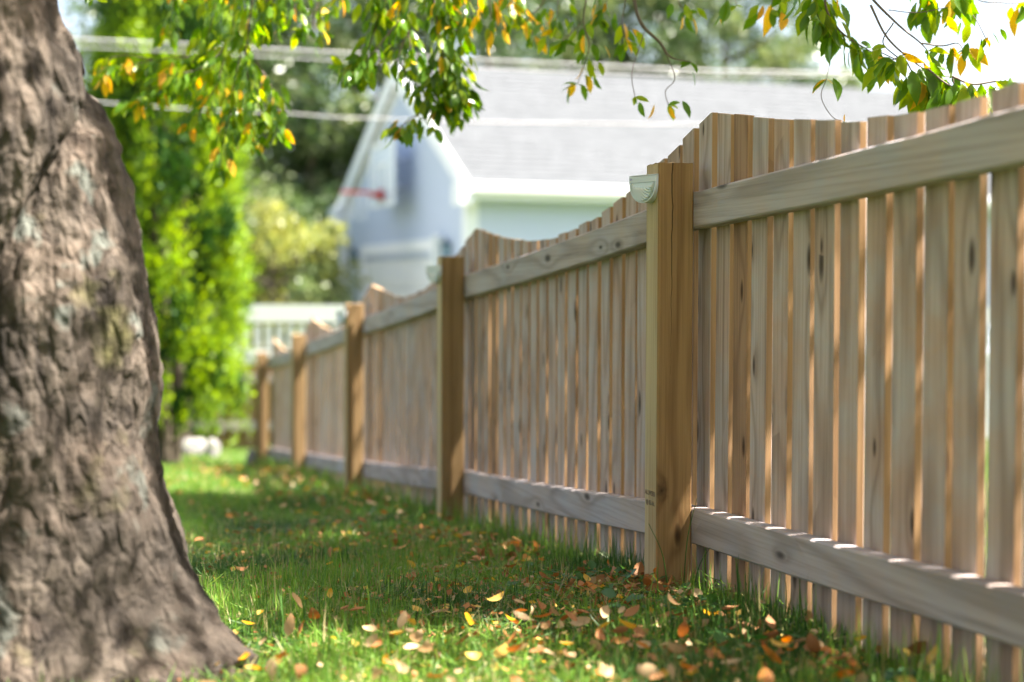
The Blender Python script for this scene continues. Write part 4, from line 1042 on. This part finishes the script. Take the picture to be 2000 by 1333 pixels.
def leaf_at(x, y, s, c_, zoff=None, tilt=.6):
    k_ = random.randrange(6)
    o = bpy.data.objects.new('fallen_leaf', FM[k_, c_]); COL.objects.link(o)
    o.location = (x, y, gz(x, y) + ((random.uniform(.030, .062) if y < 3.45 else random.uniform(.020, .050)) if zoff is None else zoff))
    o.rotation_euler = (random.gauss(0, tilt), random.gauss(0, tilt), random.uniform(0, 6.28)); o.scale = (s, s, s)
    sf = (x - P0.x) * D.x + (y - P0.y) * D.y; nf = (x - P0.x) * N.x + (y - P0.y) * N.y
    if abs(sf) < .30 and nf < .25: zone = 'touching' if False else 'at the foot of the nearest fence post'
    elif nf < .2 and sf < -.8: zone = 'under the near end of the fence'
    elif nf < .2 and sf < 0: zone = 'under the rail just right of the nearest post'
    elif nf < .2: zone = 'against the pickets just beyond the nearest post'
    elif nf < .5 and sf > 0: zone = 'a step out from the second fence panel'
    elif nf < .5: zone = 'a step out from the nearest fence panel'
    elif y < 3.1 and x < -.35: zone = 'beside the roots of the big tree'
    elif y < 2.75: zone = 'in the nearest grass, ' + ('left of centre' if x < 0 else 'right of centre')
    elif y < 3.1: zone = 'in the blurred front grass, ' + ('trunk side' if x < .1 else 'fence side')
    elif y < 3.6: zone = 'in grass level with the post, ' + ('trunk side' if x < 0 else 'fence side')
    else: zone = 'in grass beyond the trunk, ' + ('trunk side' if x < -.25 else 'fence side')
    size = 'small ' if s < .043 else ('large ' if s > .054 else '')
    tl = max(abs(o.rotation_euler.x), abs(o.rotation_euler.y)); pose = 'tipped ' if tl > .95 else ('flat-lying ' if tl < .5 else '')
    tag(o, size + pose + SHAPE[k_] + ' ' + FL[c_][1].replace('curled ', '') + ' leaf ' + zone, 'leaf', 'fallen leaves on the lawn'); return o
nf_ = 0
# pile at the near post
for _ in range(16):
    p = FP(random.uniform(-.22, .16), random.uniform(-.10, .05)); leaf_at(p.x, p.y, random.uniform(.045, .072), random.choice(['brown', 'rust', 'rust', 'brown', 'tan']), random.uniform(.015, .05), .6); nf_ += 1
for _ in range(90):
    p = FP(random.uniform(-1.45, 1.3), -abs(random.gauss(0, .20))); leaf_at(p.x, p.y, random.uniform(.028, .056), random.choice(['brown', 'rust', 'brown', 'tan', 'brown', 'yellow', 'orange'])); nf_ += 1
for _ in range(150):
    y = 2.62 + .85 * random.random() ** 1.2; x = random.uniform(-.24 * y, .30 * y)
    leaf_at(x, y, random.uniform(.028, .055), random.choice(['tan', 'orange', 'tan', 'rust', 'yellow', 'brown', 'yellow', 'tan'])); nf_ += 1
while nf_ < 292:
    y = random.uniform(3.2, 4.4); x = random.uniform(-.17 * y, .355 - .257 * (y - 3.88))
    leaf_at(x, y, random.uniform(.028, .050), random.choice(['brown', 'tan', 'rust', 'yellow', 'orange', 'brown'])); nf_ += 1
n = 560; y = 4.5 + rng.uniform(0, 1, n) ** 1.2 * 9; xr = .345 - .257 * (y - 3.88); x = xr - rng.exponential(.45, n); k_ = x > -.3 * y; x, y = x[k_], y[k_]; n = len(x)
lt = obj('leaf_litter', scatter('leaf_litter', [(a_ * 1.3, b_, c_) for a_, b_, c_ in LT], LF, np.stack([x, y, gza(x, y) + rng.uniform(.025, .055, n)], -1), rng.normal(size=(n, 3)) * np.array([1, 1, .3]), rng.normal(size=(n, 3)) * .5 + np.array([0, 0, 1]), rng.uniform(.018, .044, n), [FL[c_][0] for c_ in cols], rng.choice([0, 0, 1, 2, 3, 4], n), True))
tag(lt, 'scattered small fallen leaves far down the lawn', 'leaves', kind='stuff')
n = 5200; y = 2.6 + rng.uniform(0, 1, n) * 3.2; x = .345 - .257 * (y - 3.88) - np.abs(rng.normal(0, .55, n)) + (y < 3.1) * rng.uniform(-.3, .5, n)
fg = obj('leaf_fragments', scatter('leaf_fragments', [(a_ * 1.3, b_, c_) for a_, b_, c_ in DT], DF, np.stack([x, y, gza(x, y) + rng.uniform(.008, .035, n)], -1), rng.normal(size=(n, 3)) * np.array([1, 1, .4]), rng.normal(size=(n, 3)) * .6 + np.array([0, 0, 1]), rng.uniform(.006, .02, n), [FL[c_][0] for c_ in cols], rng.choice([0, 0, 1, 2, 2, 3], n)))
tag(fg, 'crumbled brown bits of dead leaf among the grass', 'leaf litter', kind='stuff')
print('objects', len(bpy.data.objects))
